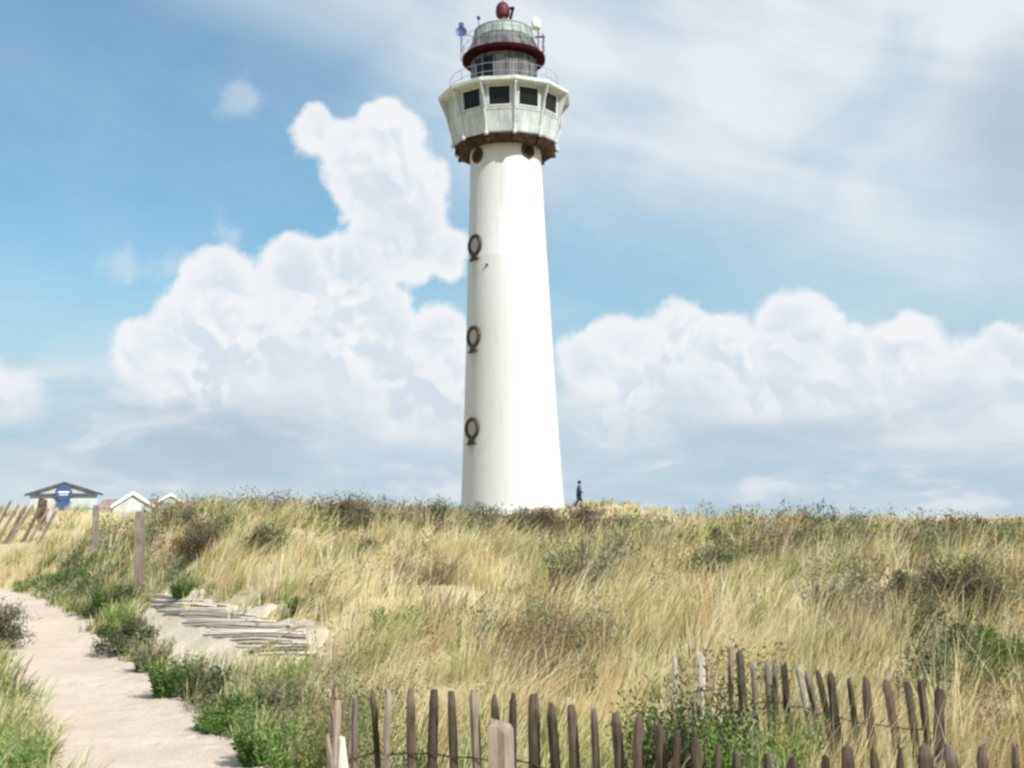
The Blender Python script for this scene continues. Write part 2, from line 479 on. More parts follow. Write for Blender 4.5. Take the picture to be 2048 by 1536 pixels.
def ribbon(name, line, hw, mat_, label, lift=0.012, step=0.12, n=13, rag=0.12):
    line = np.array(line, float)
    seg = np.hypot(*(line[1:] - line[:-1]).T); cum = np.concatenate([[0], np.cumsum(seg)])
    s = np.arange(0, cum[-1], step)
    cx, cy = np.interp(s, cum, line[:, 0]), np.interp(s, cum, line[:, 1])
    kx = np.ones(9) / 9
    if len(cx) > 20:
        px_, py_ = np.pad(cx, 4, 'edge'), np.pad(cy, 4, 'edge')
        cx, cy = np.convolve(px_, kx, 'valid'), np.convolve(py_, kx, 'valid')
    tx, ty = np.gradient(cx), np.gradient(cy); L = np.hypot(tx, ty); nx_, ny_ = -ty / L, tx / L
    l_ = hw if np.ndim(hw) else np.full(len(line), hw)
    hh = np.interp(s, cum, l_)
    er = hh + rag * (wav(cx, cy, 1.1, 2) + 0.6 * wav(cx, cy, 0.45, 3)); el = hh + rag * (wav(cx + 9, cy, 1.3, 3) + 0.6 * wav(cx, cy + 5, 0.5, 2))
    u = np.linspace(-1, 1, n)
    W = np.where(u[None] < 0, u[None] * er[:, None], u[None] * el[:, None])
    XX = cx[:, None] + nx_[:, None] * W; YY = cy[:, None] + ny_[:, None] * W
    ZZ = H(XX, YY) + lift + 0.012 * wav(XX, YY, 0.5, 1)
    ZZ[:, 0] -= lift + .03; ZZ[:, -1] -= lift + .03
    ZZ[0, :] -= lift + .05; ZZ[-1, :] -= lift + .05
    id_ = np.arange(XX.size).reshape(XX.shape)
    q = np.stack([id_[:-1, :-1], id_[:-1, 1:], id_[1:, 1:], id_[1:, :-1]], -1).reshape(-1, 4)
    o = np_mesh(name, np.stack([XX, YY, ZZ], -1).reshape(-1, 3), q, mat=mat_, smooth_=True)
    return tag(o, label, kind='structure')
ribbon('path', PATH[:-1], 0.79, M_path, 'pale pinkish sand path', lift=0.02)
SHW = np.array([0.20, 0.52, 0.68, 0.60, 0.28])
ribbon('sand_patch', SAND, SHW, M_sand, 'bare sand patch beside the path', lift=0.03, rag=0.16, n=17)
def sand_d(x, y): return poly_dist(x, y, SAND) - np.interp(y, [12, 14, 16.3, 18.6], [.18, .52, .40, .08])

# ------------------------------------------------------------------ lighthouse
T = at(1025, 1005, 69.0); TX, TY = T.x, 69.0
TB = 1.6
M_white, b = mat('white_painted_wall', (0.80, 0.80, 0.78), 0.55, 0.3)
oc = objc()
sv_ = node('ShaderNodeVectorMath', {0: oc, 1: (1, 1, 0.08)}, operation='MULTIPLY').outputs[0]
a1 = noise(sv_, 3.0, 6, 0.65); a2 = noise(oc, 0.8, 5, 0.6)
cw = mixc(smooth(a1, 0.5, 0.75) * 0.5, (0.56, 0.56, 0.555), (0.50, 0.495, 0.475))
cw = mixc(smooth(a2, 0.52, 0.72) * 0.45, cw, (0.51, 0.52, 0.51))
sx_ = node('ShaderNodeSeparateXYZ', {0: oc}); ox, oy, oz = (G(sx_.outputs[i]) for i in range(3))
ang = R(-54 - 90); tt_ = ox * (-math.sin(ang)) + oy * math.cos(ang); nn_ = ox * math.cos(ang) + oy * math.sin(ang)
stn = noise(comb(tt_ * 9.0, oz * 0.7), 1.0, 4, 0.6)
for zc, am in ((6.0, 1.0), (10.8, 0.4), (15.9, 0.35)):
    mk = smooth(G.math('ABSOLUTE', tt_), 0.45, 0.1) * smooth(nn_, 0.5, 1.0) * smooth(oz, zc - 2.1, zc - 0.9) * smooth(oz, zc - 0.55, zc - 0.75)
    cw = mixc(mk * smooth(stn, 0.38, 0.62) * am, cw, (0.22, 0.11, 0.05))
grime = noise(comb(ox * 1.2, oy * 1.2, oz * 0.12), 1.6, 6, 0.65)
cw = mixc(smooth(grime, 0.55, 0.75) * 0.5, cw, (0.43, 0.42, 0.39))
setc(b, cw); bump(b, noise(oc, 2.5, 5, 0.6), 0.15, 0.03)
M_green, b = mat('verdigris_white_wall', (0.62, 0.66, 0.63), 0.6, 0.3)
oc = objc(); sv_ = node('ShaderNodeVectorMath', {0: oc, 1: (1, 1, 0.25)}, operation='MULTIPLY').outputs[0]
a1 = noise(sv_, 2.2, 6, 0.65)
setc(b, mixc(smooth(a1, 0.38, 0.66), (0.50, 0.53, 0.54), (0.30, 0.355, 0.36))); bump(b, a1, 0.2, 0.02)
M_brown = mottled('rusty_brown_timber', (0.012, 0.008, 0.006), (0.055, 0.026, 0.009), 2.5, 0.8)
M_iron = mottled('dark_bronze', (0.035, 0.030, 0.026), (0.09, 0.065, 0.04), 6, 0.55, metal=0.3)
M_frame = mottled('painted_frame', (0.55, 0.58, 0.58), (0.40, 0.45, 0.44), 4, 0.5)
M_glass, b = mat('dark_window_glass', (0.012, 0.011, 0.010), 0.2, 0.18)
M_pglass, b = mat('pale_frosted_glass', (0.30, 0.285, 0.25), 0.25, 0.6)
M_dark = mottled('dim_interior', (0.03, 0.028, 0.02), (0.10, 0.085, 0.045), 1.2, 0.9)
M_red = mottled('oxblood_red_paint', (0.036, 0.001, 0.005), (0.02, 0.001, 0.004), 3, 0.85, spec=0.08)
M_redball = mottled('faded_red_paint', (0.12, 0.014, 0.03), (0.07, 0.01, 0.02), 5, 0.55)
M_copper = mottled('green_copper_sheet', (0.19, 0.235, 0.225), (0.32, 0.385, 0.37), 2.5, 0.6, stretch=(1, 1, 0.3))
M_lead = mottled('weathered_lead', (0.15, 0.155, 0.15), (0.07, 0.07, 0.07), 2.5, 0.6, stretch=(1, 1, 0.3))
M_lant = mottled('grey_lantern_panel', (0.16, 0.15, 0.14), (0.07, 0.07, 0.07), 3.0, 0.5, stretch=(1, 1, 0.2))
M_rail, _ = mat('galvanised_rail', (0.30, 0.31, 0.36), 0.5, 0.4, 0.3)
M_bluegrey, _ = mat('blue_grey_plastic', (0.05, 0.07, 0.17), 0.5, 0.4)
M_radome, _ = mat('white_plastic', (0.82, 0.82, 0.82), 0.4, 0.4)
LH = empty('lighthouse', (TX, TY, TB))
tag(LH, 'tall white round lighthouse with a twelve-sided gallery and a red and green lantern', 'lighthouse')
def az_(phi):                                # phi: degrees to the right of the side facing the camera
    return R(phi - 90)
def lz(z): return z - TB                     # world height to height above the base
prof = [(3.35, 0)] + [(r_, lz(z_)) for r_, z_ in ((3.05, 2.2), (2.93, 3.3), (2.71, 7.7), (2.50, 12.6), (2.33, 17.2))]
m = MB(); m.lathe(prof + [(2.325, lz(17.2) + .02), (2.305, lz(17.2) + .05), (2.10, lz(23.7)), (2.08, lz(24.3))], 96, close=True)
m.build('shaft', M_white, LH, auto=True)
def srad(z): return float(np.interp(z, [2.2, 3.3, 7.7, 12.6, 17.2, 23.7], [3.05, 2.93, 2.71, 2.50, 2.33, 2.10]))
def porthole(phi, z, S=1.0, feet=True):
    a = az_(phi); r_ = srad(z)
    n_ = Vector((math.cos(a), math.sin(a), 0)); t_ = Vector((-math.sin(a), math.cos(a), 0)); up = Vector((0, 0, 1))
    M = Matrix((t_, up, n_)).transposed()
    c = n_ * (r_ + 0.0) + up * lz(z)
    m = MB(); m.torus(c + n_ * 0.02, 0.54 * S, 0.115 * S, M, 36, 10)
    m.torus(c - n_ * 0.02, 0.50 * S, 0.10 * S, M, 36, 8)
    p = m.build('porthole', M_iron, LH, smooth_=True)
    g = MB(); vs = [c - n_ * 0.01 + t_ * 0.5 * S * math.cos(q * PI / 16) + up * 0.5 * S * math.sin(q * PI / 16) for q in range(32)]
    vs2 = [v + n_ * 0.03 for v in vs]
    g.add(vs + vs2, [tuple(reversed(range(32))), tuple(range(32, 64))] + [(q, (q + 1) % 32, 32 + (q + 1) % 32, 32 + q) for q in range(32)])
    g.build('pane', M_pglass if feet else M_brown, p)
    if feet:
        h = MB()
        for sgn in (-1, 1):
            h.tube([c + n_ * 0.04 + t_ * sgn * 0.14 * S - up * 0.56 * S, c + n_ * 0.06 + t_ * sgn * 0.30 * S - up * 0.86 * S], [0.10 * S, 0.075 * S], 8)
        h.box(c + n_ * 0.05 - up * 0.86 * S, (0.80 * S, 0.10 * S, 0.22 * S), M)
        h.box(c + n_ * 0.04 - up * 0.68 * S, (0.34 * S, 0.24 * S, 0.16 * S), M)
        h.build('bracket', M_iron, p, bevel=0.01)
    return p
def z_at(py, Yd=69.0, x=None): return at(1000 if x is None else x, py, Yd).z
for px, py, ph in ((953, 490, -54), (950, 674, -54), (946, 858, -53)):
    porthole(ph, z_at(py, 67.6, px), 1.0)
porthole(38, z_at(303, 67.5, 1058), 0.72, False); porthole(-50, z_at(312, 67.7, 958), 0.72, False)
porthole(150, 20, 0.72, False)
# rust streak stain plates: thin iron drip rails under the lowest porthole
for ph, zz in ((-30, 16.6),):
    a = az_(ph); m = MB(); m.box((math.cos(a) * (srad(zz) + .02), math.sin(a) * (srad(zz) + .02), lz(zz)), (0.12, 0.12, 0.16)); m.build('vent_cap', M_iron, LH, bevel=0.02)
# 12-sided gallery: corners at 10 + 30k degrees
A0 = az_(10)
def ring12(name, prof, mat_, parent=LH, close=True, n=12):
    m = MB(); m.lathe(prof, n, A0, close=close); return m.build(name, mat_, parent)
sk = ring12('support_skirt', [(2.2, lz(23.78)), (2.62, lz(23.60)), (2.84, lz(23.64)), (3.06, lz(24.02)), (3.02, lz(24.10)), (2.2, lz(24.12))], M_brown)
for k_ in range(12):
    a = A0 + k_ * PI / 6; d = Vector((math.cos(a), math.sin(a), 0)); t = Vector((-d.y, d.x, 0))
    Mr = Matrix((d, t, Vector((0, 0, 1)))).transposed()
    m = MB(); m.box(d * 2.72 + Vector((0, 0, lz(23.74))), (0.60, 0.16, 0.26), Mr)
    m.build('bracket', M_brown, sk, bevel=0.02)
drum = ring12('gallery_wall', [(2.3, lz(24.12)), (3.05, lz(24.125)), (3.09, lz(24.2)), (3.14, lz(24.6)), (3.30, lz(25.30)), (3.37, lz(25.42)), (3.37, lz(25.47)), (2.6, lz(25.48))], M_green)
def crn(r_, z_, k_): a = A0 + k_ * PI / 6; return Vector((r_ * math.cos(a), r_ * math.sin(a), lz(z_)))
for k_ in range(12):
    # slanting face k between corner k and k+1, from (3.36, 25.48) to (3.72, 26.78)
    A, B = crn(3.33, 25.48, k_), crn(3.33, 25.48, k_ + 1); C_, D_ = crn(3.44, 26.80, k_), crn(3.44, 26.80, k_ + 1)
    nrm = (B - A).cross(C_ - A).normalized()
    if nrm.dot(A) < 0: nrm = -nrm
    def fp(u, v, off=0.0): return (A * (1 - u) + B * u) * (1 - v) + (C_ * (1 - u) + D_ * u) * v + nrm * off
    blank = (k_ in (9, 3, 4))                 # the side walls without a window
    def slab(m, u0, u1, v0, v1, o0, o1):
        vs = [fp(u, v, o_) for o_ in (o0, o1) for (u, v) in ((u0, v0), (u1, v0), (u1, v1), (u0, v1))]
        m.add(vs, [(0, 3, 2, 1), (4, 5, 6, 7), (0, 1, 5, 4), (1, 2, 6, 5), (2, 3, 7, 6), (3, 0, 4, 7)])
    if blank:
        m = MB(); slab(m, 0, 1, 0, 1, -0.10, 0); m.build('wall_panel', M_green, LH)
        for u in (0.2, 0.8):
            m = MB(); slab(m, u - .03, u + .03, 0.05, 0.95, 0.0, 0.04); m.build('batten', M_frame, LH)
        continue
    u0, u1, v0, v1 = 0.11, 0.89, 0.05, 0.96
    m = MB(); slab(m, 0, u0, 0, 1, -0.10, 0); slab(m, u1, 1, 0, 1, -0.10, 0); slab(m, u0, u1, 0, v0, -0.10, 0); slab(m, u0, u1, v1, 1, -0.10, 0)
    m.build('wall_panel', M_green, LH)
    m = MB(); w_ = 0.05
    slab(m, u0, u0 + w_, v0, v1, -0.08, 0.03); slab(m, u1 - w_, u1, v0, v1, -0.08, 0.03)
    slab(m, u0 + w_, u1 - w_, v0, v0 + w_ * 1.4, -0.08, 0.045); slab(m, u0 + w_, u1 - w_, v1 - w_, v1, -0.08, 0.03)
    wf = m.build('window', M_frame, LH, bevel=0.008)
    m = MB(); slab(m, u0 + w_, u1 - w_, v0 + w_ * 1.4, v1 - w_, -0.07, -0.05); m.build('pane', M_glass, wf)
for k_ in range(12):
    m = MB(); m.tube([crn(3.12, 24.05, k_), crn(3.16, 24.6, k_), crn(3.38, 25.44, k_)], [0.07, 0.06, 0.06], 6)
    m.build('rib', M_frame, LH)
    m = MB(); pr = [(3.36, 25.50), (3.42, 25.46), (3.60, 26.05), (3.90, 26.74), (3.90, 26.84), (3.46, 26.82)]
    a = A0 + k_ * PI / 6; tt = Vector((-math.sin(a), math.cos(a), 0)) * 0.05
    vs = [crn(r_, z_, k_) + tt * sg_ for sg_ in (-1, 1) for r_, z_ in pr]
    m.add(vs, [(0, 1, 2, 3, 4, 5), (11, 10, 9, 8, 7, 6)] + [(q, (q + 1) % 6 + 0, (q + 1) % 6 + 6, q + 6) for q in range(6)])
    m.build('eave_strut', M_green, LH)
    m = MB(); m.ball(crn(3.14, 24.08, k_), 0.14, 10, 6); m.build('corner_knob', M_frame, LH, smooth_=True)
ring12('watch_room_core', [(2.3, lz(25.5)), (2.4, lz(26.7))], M_dark)
ring12('gallery_roof', [(3.5, lz(26.80)), (3.93, lz(26.86)), (3.98, lz(26.90)), (3.98, lz(27.06)), (3.90, lz(27.12)), (2.2, lz(27.36)), (1.8, lz(27.36))], M_frame)
# lantern
m = MB(); m.lathe([(2.0, lz(27.3)), (2.0, lz(27.7)), (1.93, lz(27.72)), (1.93, lz(29.35))], 48); ln = m.build('lantern_room', M_lant, LH, auto=True)
for k_ in range(16):
    a = 2 * PI * k_ / 16 + 0.1
    m = MB(); m.box((math.cos(a) * 1.95, math.sin(a) * 1.95, lz(28.55)), (0.10, 0.10, 1.6), Matrix.Rotation(a, 3, 'Z')); m.build('mullion', M_lead, ln)
for k_ in range(16):
    a = 2 * PI * (k_ + .5) / 16 + 0.1; phi = (math.degrees(a) + 90 + 180) % 360 - 180
    m = MB(); m.box((math.cos(a) * 1.925, math.sin(a) * 1.925, lz(28.5)), (0.06, 0.58, 1.25), Matrix.Rotation(a, 3, 'Z')); m.build('pane', M_glass if (-62 < phi < -18 or abs(phi) > 110) else M_lead, ln)
m = MB(); m.lathe([(1.95, lz(29.42)), (2.44, lz(29.37)), (2.49, lz(29.42)), (2.49, lz(29.62)), (2.42, lz(29.68)), (1.9, lz(29.72))], 64)
m.build('red_gallery_ring', M_red, LH, auto=True)
m = MB(); m.lathe([(2.28, lz(29.68)), (2.22, lz(29.78)), (1.86, lz(30.52)), (1.80, lz(30.60))], 48)
for k_ in range(24):
    a = 2 * PI * k_ / 24; m.tube([(math.cos(a) * 2.25, math.sin(a) * 2.25, lz(29.75)), (math.cos(a) * 1.86, math.sin(a) * 1.86, lz(30.56))], 0.03, 5)
m.build('lower_roof', M_lead, LH, auto=True)
m = MB(); m.lathe([(1.80, lz(30.6)), (1.84, lz(30.66)), (1.70, lz(31.24)), (1.74, lz(31.30)), (1.55, lz(31.42)), (0.8, lz(31.74)), (0.36, lz(31.86))], 48)
for k_ in range(20):
    a = 2 * PI * k_ / 20; m.tube([(math.cos(a) * 1.85, math.sin(a) * 1.85, lz(30.66)), (math.cos(a) * 1.72, math.sin(a) * 1.72, lz(31.24)), (math.cos(a) * 0.8, math.sin(a) * 0.8, lz(31.77))], 0.03, 5)
m.build('copper_dome', M_copper, LH, auto=True)
m = MB(); m.lathe([(0.30, lz(31.84)), (0.26, lz(32.15)), (0.40, lz(32.3)), (0.43, lz(32.55)), (0.40, lz(32.85)), (0.28, lz(33.08)), (0.1, lz(33.18)), (0.03, lz(33.2)), (0.025, lz(34.0))], 24)
m.build('vent_cap', M_redball, LH, auto=True)
m = MB(); m.box((0.5, -0.35, lz(32.15)), (0.16, 0.12, 0.95), Matrix.Rotation(R(14), 3, 'Y')); m.box((0.56, -0.35, lz(32.62)), (0.30, 0.2, 0.14))
m.build('damper_arm', M_red, LH, bevel=0.02)
# railings: one on the gallery roof, one around the red ring
def rail(r_, z0, h, n, name, mt=M_rail, rr=0.016, seg=48):
    m = MB()
    for k_ in range(n):
        a = A0 + 2 * PI * k_ / n; m.tube([(math.cos(a) * r_, math.sin(a) * r_, lz(z0)), (math.cos(a) * r_ * 1.01, math.sin(a) * r_ * 1.01, lz(z0 + h))], rr, 6)
    for f_ in (0.5, 1.0):
        m.torus((0, 0, lz(z0 + h * f_)), r_ * 1.01, rr, None, seg, 6)
    m.build(name, mt, LH)
rail(2.45, 29.68, 1.0, 16, 'upper_railing')
rail(3.2, 27.15, 1.0, 18, 'roof_railing')
# antennas
m = MB(); m.tube([(-2.55, -0.3, lz(29.4)), (-2.5, -0.3, lz(31.7))], 0.04, 6)
m.tube([(-2.5, -0.3, lz(31.1)), (-2.0, -0.1, lz(31.1)), (-1.7, 0, lz(30.9))], 0.03, 6); m.build('antenna_mast', M_rail, LH)
m = MB(); m.lathe([(0.02, -0.10), (0.20, -0.07), (0.34, 0.08), (0.30, 0.06), (0.15, 0.0), (0.02, 0.0)], 20, close=False)
mm = MB(); mm.add([Matrix.Rotation(R(80), 3, 'X') @ Vector(v) + Vector((-2.5, -0.42, lz(31.15))) for v in m.v], m.f)
mm.box((-2.5, -0.35, lz(31.62)), (0.30, 0.22, 0.26)); mm.build('antenna_dish', M_bluegrey, LH)
m = MB(); m.tube([(-1.45, -0.5, lz(31.0)), (-1.45, -0.5, lz(31.95))], 0.03, 6); m.ball((-1.45, -0.5, lz(32.0)), 0.12); m.build('antenna', M_bluegrey, LH)
m = MB(); m.tube([(2.05, -0.4, lz(29.6)), (2.1, -0.4, lz(31.3))], 0.04, 6); m.tube([(2.35, 0.2, lz(29.4)), (2.4, 0.2, lz(31.2))], 0.035, 6); m.box((2.2, -0.1, lz(30.9)), (0.6, 0.08, 0.08)); m.build('antenna_mast', M_red, LH)
m = MB(); m.lathe([(0.05, -0.02), (0.26, 0.0), (0.29, 0.12), (0.27, 0.45), (0.16, 0.62), (0.02, 0.68)], 20)
mm = MB(); mm.add([Vector(v) + Vector((1.98, -0.4, lz(31.3))) for v in m.v], m.f); mm.build('radome', M_radome, LH, smooth_=True)

# ------------------------------------------------------------------ far buildings on the left
M_roofd = mottled('dark_roof_edge', (0.05, 0.055, 0.06), (0.09, 0.09, 0.10), 3, 0.6)
M_glaz, b = mat('pale_gable_glazing', (0.42, 0.47, 0.48), 0.4, 0.4)
M_bluesign = mottled('blue_sign_paint', (0.03, 0.065, 0.18), (0.045, 0.09, 0.22), 2, 0.5)
M_wbar, _ = mat('white_bargeboard', (0.80, 0.80, 0.78), 0.5, 0.3)
M_cab = mottled('pale_cabin_boards', (0.50, 0.52, 0.50), (0.40, 0.42, 0.41), 2.0, 0.7)
M_tile = mottled('reddish_roof_tile', (0.22, 0.14, 0.12), (0.30, 0.24, 0.22), 2.5, 0.8)
def gable(name, px_l, px_r, py_pk, py_ev, Yd, depth, wallm, roofm, edgem, et, label, cat, over=0.1, ground=None, group=None):
    c = at((px_l + px_r) / 2, py_pk, Yd); l = at(px_l, py_ev, Yd); r_ = at(px_r, py_ev, Yd)
    ze = (l.z + r_.z) / 2; hw = (r_.x - l.x) / 2; g = Hs(c.x, Yd) - 0.2
    e = empty(name, (c.x, Yd, g), rz=-math.atan2(c.x, Yd) + R(1.5)); tag(e, label, cat, group)
    zp, zv = c.z - g, ze - g; wi = hw * 0.94
    m = MB(); zt = zp - 0.12; zw = zv + (zp - zv) * 0.06 - 0.1
    vs = [(-wi, 0.15, 0), (wi, 0.15, 0), (wi, 0.15, zw), (0, 0.15, zt), (-wi, 0.15, zw)]
    vs += [(x_, depth, z_) for x_, y_, z_ in vs]
    m.add(vs, [(0, 1, 2, 3, 4), (9, 8, 7, 6, 5), (0, 5, 6, 1), (1, 6, 7, 2), (4, 9, 5, 0), (2, 7, 8, 3), (3, 8, 9, 4)])
    m.build('wall', wallm, e)
    m = MB()
    for s_ in (-1, 1):
        vs = [(0, 0.06, zp), (s_ * hw, 0.06, zv), (s_ * hw, depth + .2, zv), (0, depth + .2, zp)]
        vs += [(x_, y_, z_ - 0.1) for x_, y_, z_ in vs]
        m.add(vs, [(0, 1, 2, 3), (7, 6, 5, 4), (0, 4, 5, 1), (1, 5, 6, 2), (2, 6, 7, 3), (3, 7, 4, 0)])
    m.build('roof', roofm, e)
    m = MB()
    for s_ in (-1, 1):
        vs = [(0, -0.03, zp + 0.03), (s_ * (hw + over), -0.03, zv + 0.02 - over * 0.3), (s_ * (hw + over), -0.03, zv + 0.02 - over * .3 - et), (0, -0.03, zp + 0.03 - et * 1.15)]
        vs += [(x_, y_ + 0.085, z_) for x_, y_, z_ in vs]
        m.add(vs, [(0, 1, 2, 3), (7, 6, 5, 4), (0, 4, 5, 1), (1, 5, 6, 2), (2, 6, 7, 3), (3, 7, 4, 0)])
    m.build('bargeboard', edgem, e)
    return e, zp, zv, hw
pv, zp, zv, hw = gable('beach_pavilion', 62, 196, 964, 986, 110.0, 5.0, M_glaz, M_roofd, M_roofd, 0.22, 'low beach pavilion with a wide dark-edged pale gable and round blue sign at left', 'pavilion', 0.3)
m = MB(); m.box((0, 0.0, zv - 0.15), (hw * 1.9, 0.16, 0.22)); m.build('tie_beam', M_roofd, pv)
for s_ in (-1, 1):
    m = MB(); m.box((s_ * hw * .48, 0.12, zv - 1.0), (hw * .7, 0.10, 0.9)); wn = m.build('window', M_frame, pv)
    m = MB(); m.box((s_ * hw * .48, 0.08, zv - 1.0), (hw * .62, 0.10, 0.74)); m.build('pane', M_glaz, wn)
sg = MB(); sg.lathe([(0.68, -0.06), (0.74, -0.03), (0.74, 0.03), (0.68, 0.06)], 36)
s2 = MB(); cc_ = Vector((-0.05, -0.22, zv - 0.05)); s2.add([Matrix.Rotation(R(90), 3, 'X') @ Vector(v) + cc_ for v in sg.v], sg.f); sgo = s2.build('round_sign', M_bluesign, pv)
m = MB(); m.box(cc_ + Vector((0, -0.08, 0.12)), (0.95, 0.02, 0.13)); m.box(cc_ + Vector((0, -0.08, -0.12)), (0.75, 0.02, 0.08)); m.build('sign_band', M_wbar, sgo)
m = MB(); m.box(cc_ + Vector((0, 0.02, -1.1)), (1.3, 0.1, 0.7)); m.build('sign_base', M_bluesign, sgo, bevel=.02)
gable('beach_cabin', 226, 306, 983, 1010, 80.0, 4.0, M_cab, M_tile, M_wbar, 0.20, 'larger white-edged cabin gable just above the grass', 'cabin', 0.05, group='white gabled cabins behind the dune')
gable('beach_cabin', 316, 366, 986, 1003, 92.0, 4.0, M_cab, M_tile, M_wbar, 0.20, 'smaller white-edged cabin gable to the right of the larger one', 'cabin', 0.05, group='white gabled cabins behind the dune')
c0 = at(200, 998, 100); c1 = at(345, 992, 100); g = Hs(c0.x, 100) - .2
e = empty('long_shed', ((c0.x + c1.x) / 2, 100, g)); tag(e, 'long low shed with a grey-red roof behind the cabin gables', 'shed')
L_ = c1.x - c0.x; hh_ = c0.z - g
m = MB(); m.box((0, 1.5, (hh_ - .7) / 2), (L_, 3, hh_ - .7)); m.build('wall', M_cab, e)
m = MB(); vs = [(-L_ / 2 - .2, -0.3, hh_ - .72), (L_ / 2 + .2, -.3, hh_ - .72), (L_ / 2 + .2, 1.5, hh_), (-L_ / 2 - .2, 1.5, hh_), (L_ / 2 + .2, 3.3, hh_ - .72), (-L_ / 2 - .2, 3.3, hh_ - .72)]
m.add(vs, [(0, 1, 2, 3), (3, 2, 4, 5), (0, 5, 4, 1), (0, 3, 5), (1, 4, 2)]); m.build('roof', M_tile, e)

# ------------------------------------------------------------------ picket fences, posts
def picket_bm(h, w_, t_, lean_x=0.0, lean_y=0.0, seed=0, pointed=True):
    """a split chestnut pale: irregular section, tapered pointed top"""
    rd = random.Random(seed); n = 7; lv = [0, .3, .62, .85, .955, 1.0]
    sc_ = [1.0, rd.uniform(.9, 1.08), rd.uniform(.85, 1.05), rd.uniform(.85, 1.0), rd.uniform(.8, .98), rd.uniform(.35, .7)]
    ra = [rd.uniform(0.8, 1.15) for _ in range(n)]; vs = []; bow = rd.uniform(-.02, .02)
    for l, s_ in zip(lv, sc_):
        for q in range(n):
            a = 2 * PI * q / n
            vs.append((math.cos(a) * ra[q] * w_ / 2 * s_ + lean_x * l * h + bow * math.sin(l * PI), math.sin(a) * ra[q] * t_ / 2 * s_ + lean_y * l * h, l * h + (rd.uniform(-.012, .012) if l > .9 else 0)))
    fs = [(i * n + q, i * n + (q + 1) % n, (i + 1) * n + (q + 1) % n, (i + 1) * n + q) for i in range(len(lv) - 1) for q in range(n)]
    fs += [tuple(reversed(range(n))), tuple((len(lv) - 1) * n + q for q in range(n))]
    m = MB(); m.add(vs, fs); return m
def fence(name, tops, d0, d1, label, mats, width=0.043, leans=None, wires=(0.72, 0.3), base_lift=0.0, group=None, minh=0.6):
    x0, x1 = tops[0][0], tops[-1][0]
    pts = []
    for (px, py) in tops:
        t = (px - x0) / (x1 - x0); dd = 1.0 / ((1 - t) / d0 + t / d1)
        pts.append(at(px, py, dd))
    c = pts[len(pts) // 2]; g0 = Hs(c.x, c.y)
    e = empty(name, (c.x, c.y, g0)); tag(e, label, 'fence', group)
    org = Vector((c.x, c.y, g0)); tp = []
    for i, p in enumerate(pts):
        ln_ = leans[i] if leans else random.uniform(-.035, .035)
        ly = random.uniform(-.04, .04)
        h = max(minh, min(1.35, p.z - Hs(p.x, p.y) + .12))
        b_ = Vector((p.x - ln_ * h, p.y - ly * h, p.z - h))
        m = picket_bm(h, width * random.uniform(.8, 1.25), width * random.uniform(.55, .8), ln_, ly, seed=i * 7 + int(x0))
        mt = mats[i] if isinstance(mats, (list, tuple)) else mats
        o = m.build('picket', mt, e); o.location = b_ - org
        o.rotation_euler = (0, 0, 0)
        tp.append((b_ - org, ln_, ly, h))
    for wf in wires:
        for off in (-.5, .5):
            m = MB(); line = []
            for i, (b_, lx, ly, h) in enumerate(tp):
                zz = h - (1 - wf) * 1.0
                line.append(b_ + Vector((lx * zz, ly * zz + off * width * .8 * (1 if i % 2 else -1), zz)))
            m.tube(line, 0.0028, 5); m.build('wire', M_wire, e)
    return e
t1 = [(676, 1404), (710, 1393), (745, 1380), (778, 1382), (820, 1378), (869, 1378), (902, 1385), (946, 1382), (988, 1391), (1027, 1384), (1067, 1391), (1102, 1407), (1142, 1411), (1188, 1420), (1232, 1426), (1277, 1428),
      (1318, 1452), (1355, 1465), (1391, 1478), (1435, 1490), (1472, 1503), (1534, 1512), (1583, 1518), (1652, 1514), (1694, 1496), (1746, 1499), (1799, 1498), (1850, 1489), (1899, 1485), (1965, 1492), (2030, 1492), (2098, 1496), (2160, 1498)]
fence('picket_fence', t1, 5.8, 3.95, 'dark wooden picket fence running across the bottom foreground', [M_woodgrey if i in (0, 1, 3, 7) else M_wood for i in range(len(t1))])
t2 = [(1349, 1317), (1399, 1306), (1461, 1297), (1479, 1302), (1506, 1326), (1534, 1320), (1550, 1320), (1568, 1328), (1594, 1330), (1614, 1342), (1634, 1339), (1660, 1344), (1698, 1355), (1731, 1355), (1771, 1359), (1813, 1362), (1841, 1361), (1880, 1375)]
l2 = [0, .05, 0, 0, 0.02, -.05, .02, -.06, -.20, -.16, -.12, -.10, -.09, -.07, -.08, -.04, -.02, .03]
fence('picket_fence', t2, 8.6, 6.3, 'shorter grey picket fence half sunk in grass behind the foreground fence', [M_woodpale if i in (0, 1, 8) else (M_woodgrey if i in (2, 4, 5, 6, 9) else M_wood) for i in range(len(t2))], 0.05, l2, wires=(0.75,), minh=.5)
t3 = [(6, 1010), (22, 1002), (38, 1008), (52, 1012), (66, 1010), (80, 1016), (97, 1018), (112, 1022)]
fence('picket_fence', t3, 31.5, 30.0, 'pinkish grey leaning picket fence on the bank at the far left', M_woodgrey, 0.10, [.55, .5, .55, .5, .6, .5, .55, .5], wires=(0.7,), minh=1.3)

